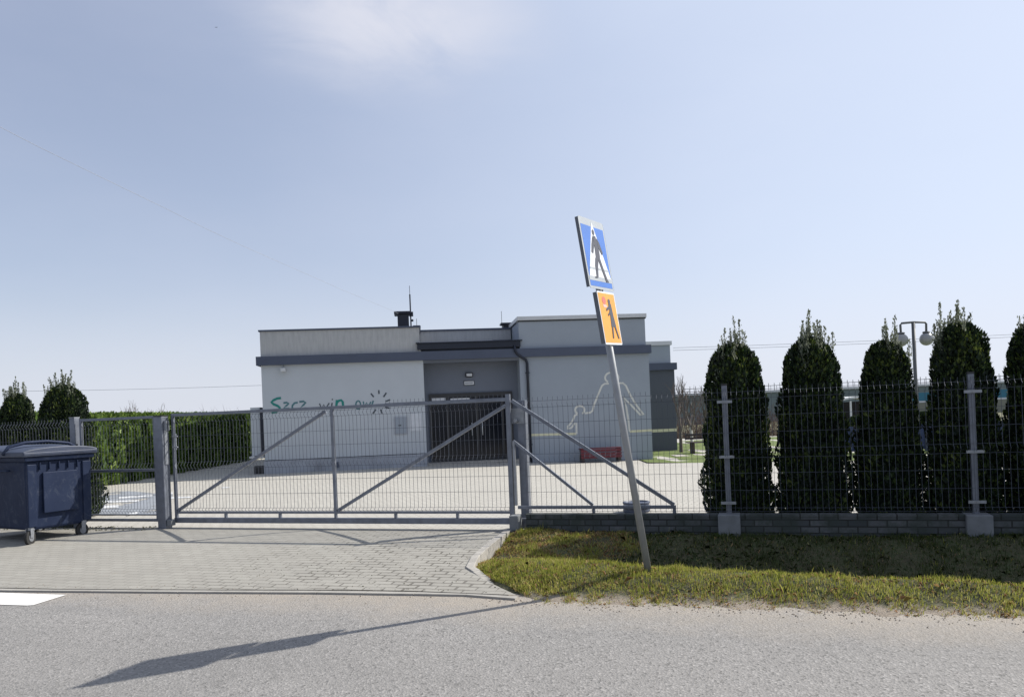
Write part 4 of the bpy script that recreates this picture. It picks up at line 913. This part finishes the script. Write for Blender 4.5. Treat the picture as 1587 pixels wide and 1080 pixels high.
# low dark blue garden fence, clipped shrubs, little pavilion at the right
M['navy'] = simple('dark_blue_boards', (.02, .035, .10), .6, 0, .15, 4)
gf = empty('garden_fence', (8.6, 23.2, -.1), R(-6), 'low dark blue board fence on the far lawn behind the thujas', 'fence')
for i in range(8): MB().box(i * 1.8 + .06, i * 1.8 + 1.74, -.02, .02, .04, .78).build('fence_board', M['navy'], gf); MB().box(i * 1.8 - .05, i * 1.8 + .05, -.05, .05, -.1, .88).build('fence_post', M['slate'], gf)
def round_shrub(px, py, Y, r, sd, lb):
    p = at(px, py, Y); root = empty('round_shrub', (p.x, Y, -.13), 0, lb, 'shrub', 'clipped shrubs behind the blue fence'); rng = np.random.default_rng(sd); c = 2200; H = p.z + .13
    th = rng.uniform(0, 6.283, c); ph = np.arccos(rng.uniform(-.3, 1, c)); rr = r * rng.uniform(.8, 1.05, c)
    P = np.stack([rr * np.sin(ph) * np.cos(th), rr * np.sin(ph) * np.sin(th), H - r * 1.0 + r * 1.05 * np.cos(ph)], 1); V, Fq = sprays(P, np.stack([np.cos(th), np.sin(th), np.cos(ph)], 1), .09, rng)
    np_mesh('crown', V, Fq, [M['thuja']], root); MB().tube((0, 0, 0), (0, 0, H - r * .6), .04, 8).build('trunk', M['bark'], root)
for px, py, r, sd, lb in ((1327, 646, .30, 1, 'small round shrub below the white-roofed shelter'), (1340, 650, .28, 2, 'small round shrub just left of the narrow-topped thuja'), (1430, 640, .28, 3, 'small dark round shrub right of the lamp post'), (1450, 646, .22, 4, 'small round shrub beside the bushy thuja')):
    round_shrub(px, py, 25.5, r, sd, lb)
pv = at(1290, 625, 42); pa = empty('garden_shelter', (pv.x, 42, -1.2), 0, 'small white shelter with an arched roof seen between two thujas', 'shelter')
Wp = 3.0; prof = [(Wp * i / 12, 2.62 + .22 * math.sin(math.pi * i / 12)) for i in range(13)]
MB().prism(prof + [(x, z - .10) for x, z in reversed(prof)], 0, 2).build('roof', M['white'], pa)
for x in (0.02, .98, 1.96, 2.9):
    MB().box(x, x + .09, .05, .14, 0, 2.60).build('post', M['white'], pa)
MB().box(.1, 2.9, 1.9, 1.95, .5, 2.55).build('back_panel', M['glass'], pa)
# long hall on the horizon
M['hall'] = simple('grey_green_cladding', (.16, .20, .20), .7, 0, .06, .4); M['hallblue'] = simple('teal_blue_cladding', (.03, .16, .24), .6, 0, .06, .4)
M['hallbase'] = simple('khaki_panel', (.22, .22, .17), .8, 0, .1, .3); M['eave'] = simple('pale_eaves', (.62, .64, .66), .5, 0, .04, 1)
hall = empty('industrial_hall', (-49, 110, -1.2), 0, 'very long low hall with a pale roof edge stretching along the horizon', 'building')
MB().box(0, 160, 0, 20, 0, 4.15).build('wall', M['hall'], hall)
MB().box(-.3, 160.3, -.25, 20.2, 4.152, 4.42).build('roof_edge', M['eave'], hall)
MB().box(103, 160, -.06, -.002, 1.85 + .2, 3.05 + .15).build('blue_band', M['hallblue'], hall); MB().box(103, 160, -.10, -.002, 1.80, 2.04).build('white_line', M['eave'], hall); MB().box(103, 160, -.05, -.002, -.1, 1.79).build('lower_panel', M['hallbase'], hall)
mb = MB(); x = 72
while x < 159: mb.box(x, x + .06, .1, .16, 4.42, 5.45); x += .8
mb.box(72, 159, .09, .17, 5.05, 5.12); mb.box(72, 159, .09, .17, 4.62, 4.68); mb.build('roof_railing', M['lampgrey'], hall)
# overhead cables
def cable(name, pts, r, label, sag=0):
    mb = MB(); mb.path(pts, r, 5); o = mb.build(name, M['cable']); tag(o, label, 'cable', None); return o
n = 15; A = [(0, 197), (60, 228), (130, 262), (190, 291), (250, 320), (320, 355), (380, 383), (430, 405), (480, 427), (530, 449), (590, 474), (618, 486)]
pts = [at(-120, 130, 8.0)] + [at(px, py, 1 / ((1 / 9) * (1 - k / 11) + (1 / 23.6) * (k / 11))) for k, (px, py) in enumerate(A)]
cable('overhead_cable', pts, .0030, 'thin dark cable sagging from the upper left down to the roof of the building')
for dy, lb in ((0, 'upper of the two faint wires crossing behind the thujas'), (4, 'lower of the two faint wires crossing behind the thujas')):
    cable('overhead_wire', [at(1043 + i * 60, 539 + dy - i * 2.45 + .14 * i * (10 - i) * .5, 60) for i in range(11)], .016, lb)
for dy, lb in ((0, 'faint wire above the hedge at the left'),):
    cable('overhead_wire', [at(40 + i * 36.5, 606 + dy - i * .9 + .1 * i * (10 - i) * .5, 60) for i in range(11)], .014, lb)
# a distant bird
bd = at(335, 43, 45); mb = MB(); mb.add([(0, -.12, 0), (.02, 0, .03), (0, .10, 0), (-.02, 0, .03), (0, 0, -.03), (.20, .02, .05), (-.20, .02, .05), (.02, .05, 0), (-.02, .05, 0)], [(0, 1, 4), (1, 2, 4), (2, 3, 4), (3, 0, 4), (0, 3, 1), (1, 3, 2), (1, 5, 7), (3, 8, 6)])
o = mb.build('bird', M['black'], recalc=False); o.location = bd; o.scale = (.55, .55, .55); tag(o, 'tiny dark bird high in the upper left sky', 'bird')
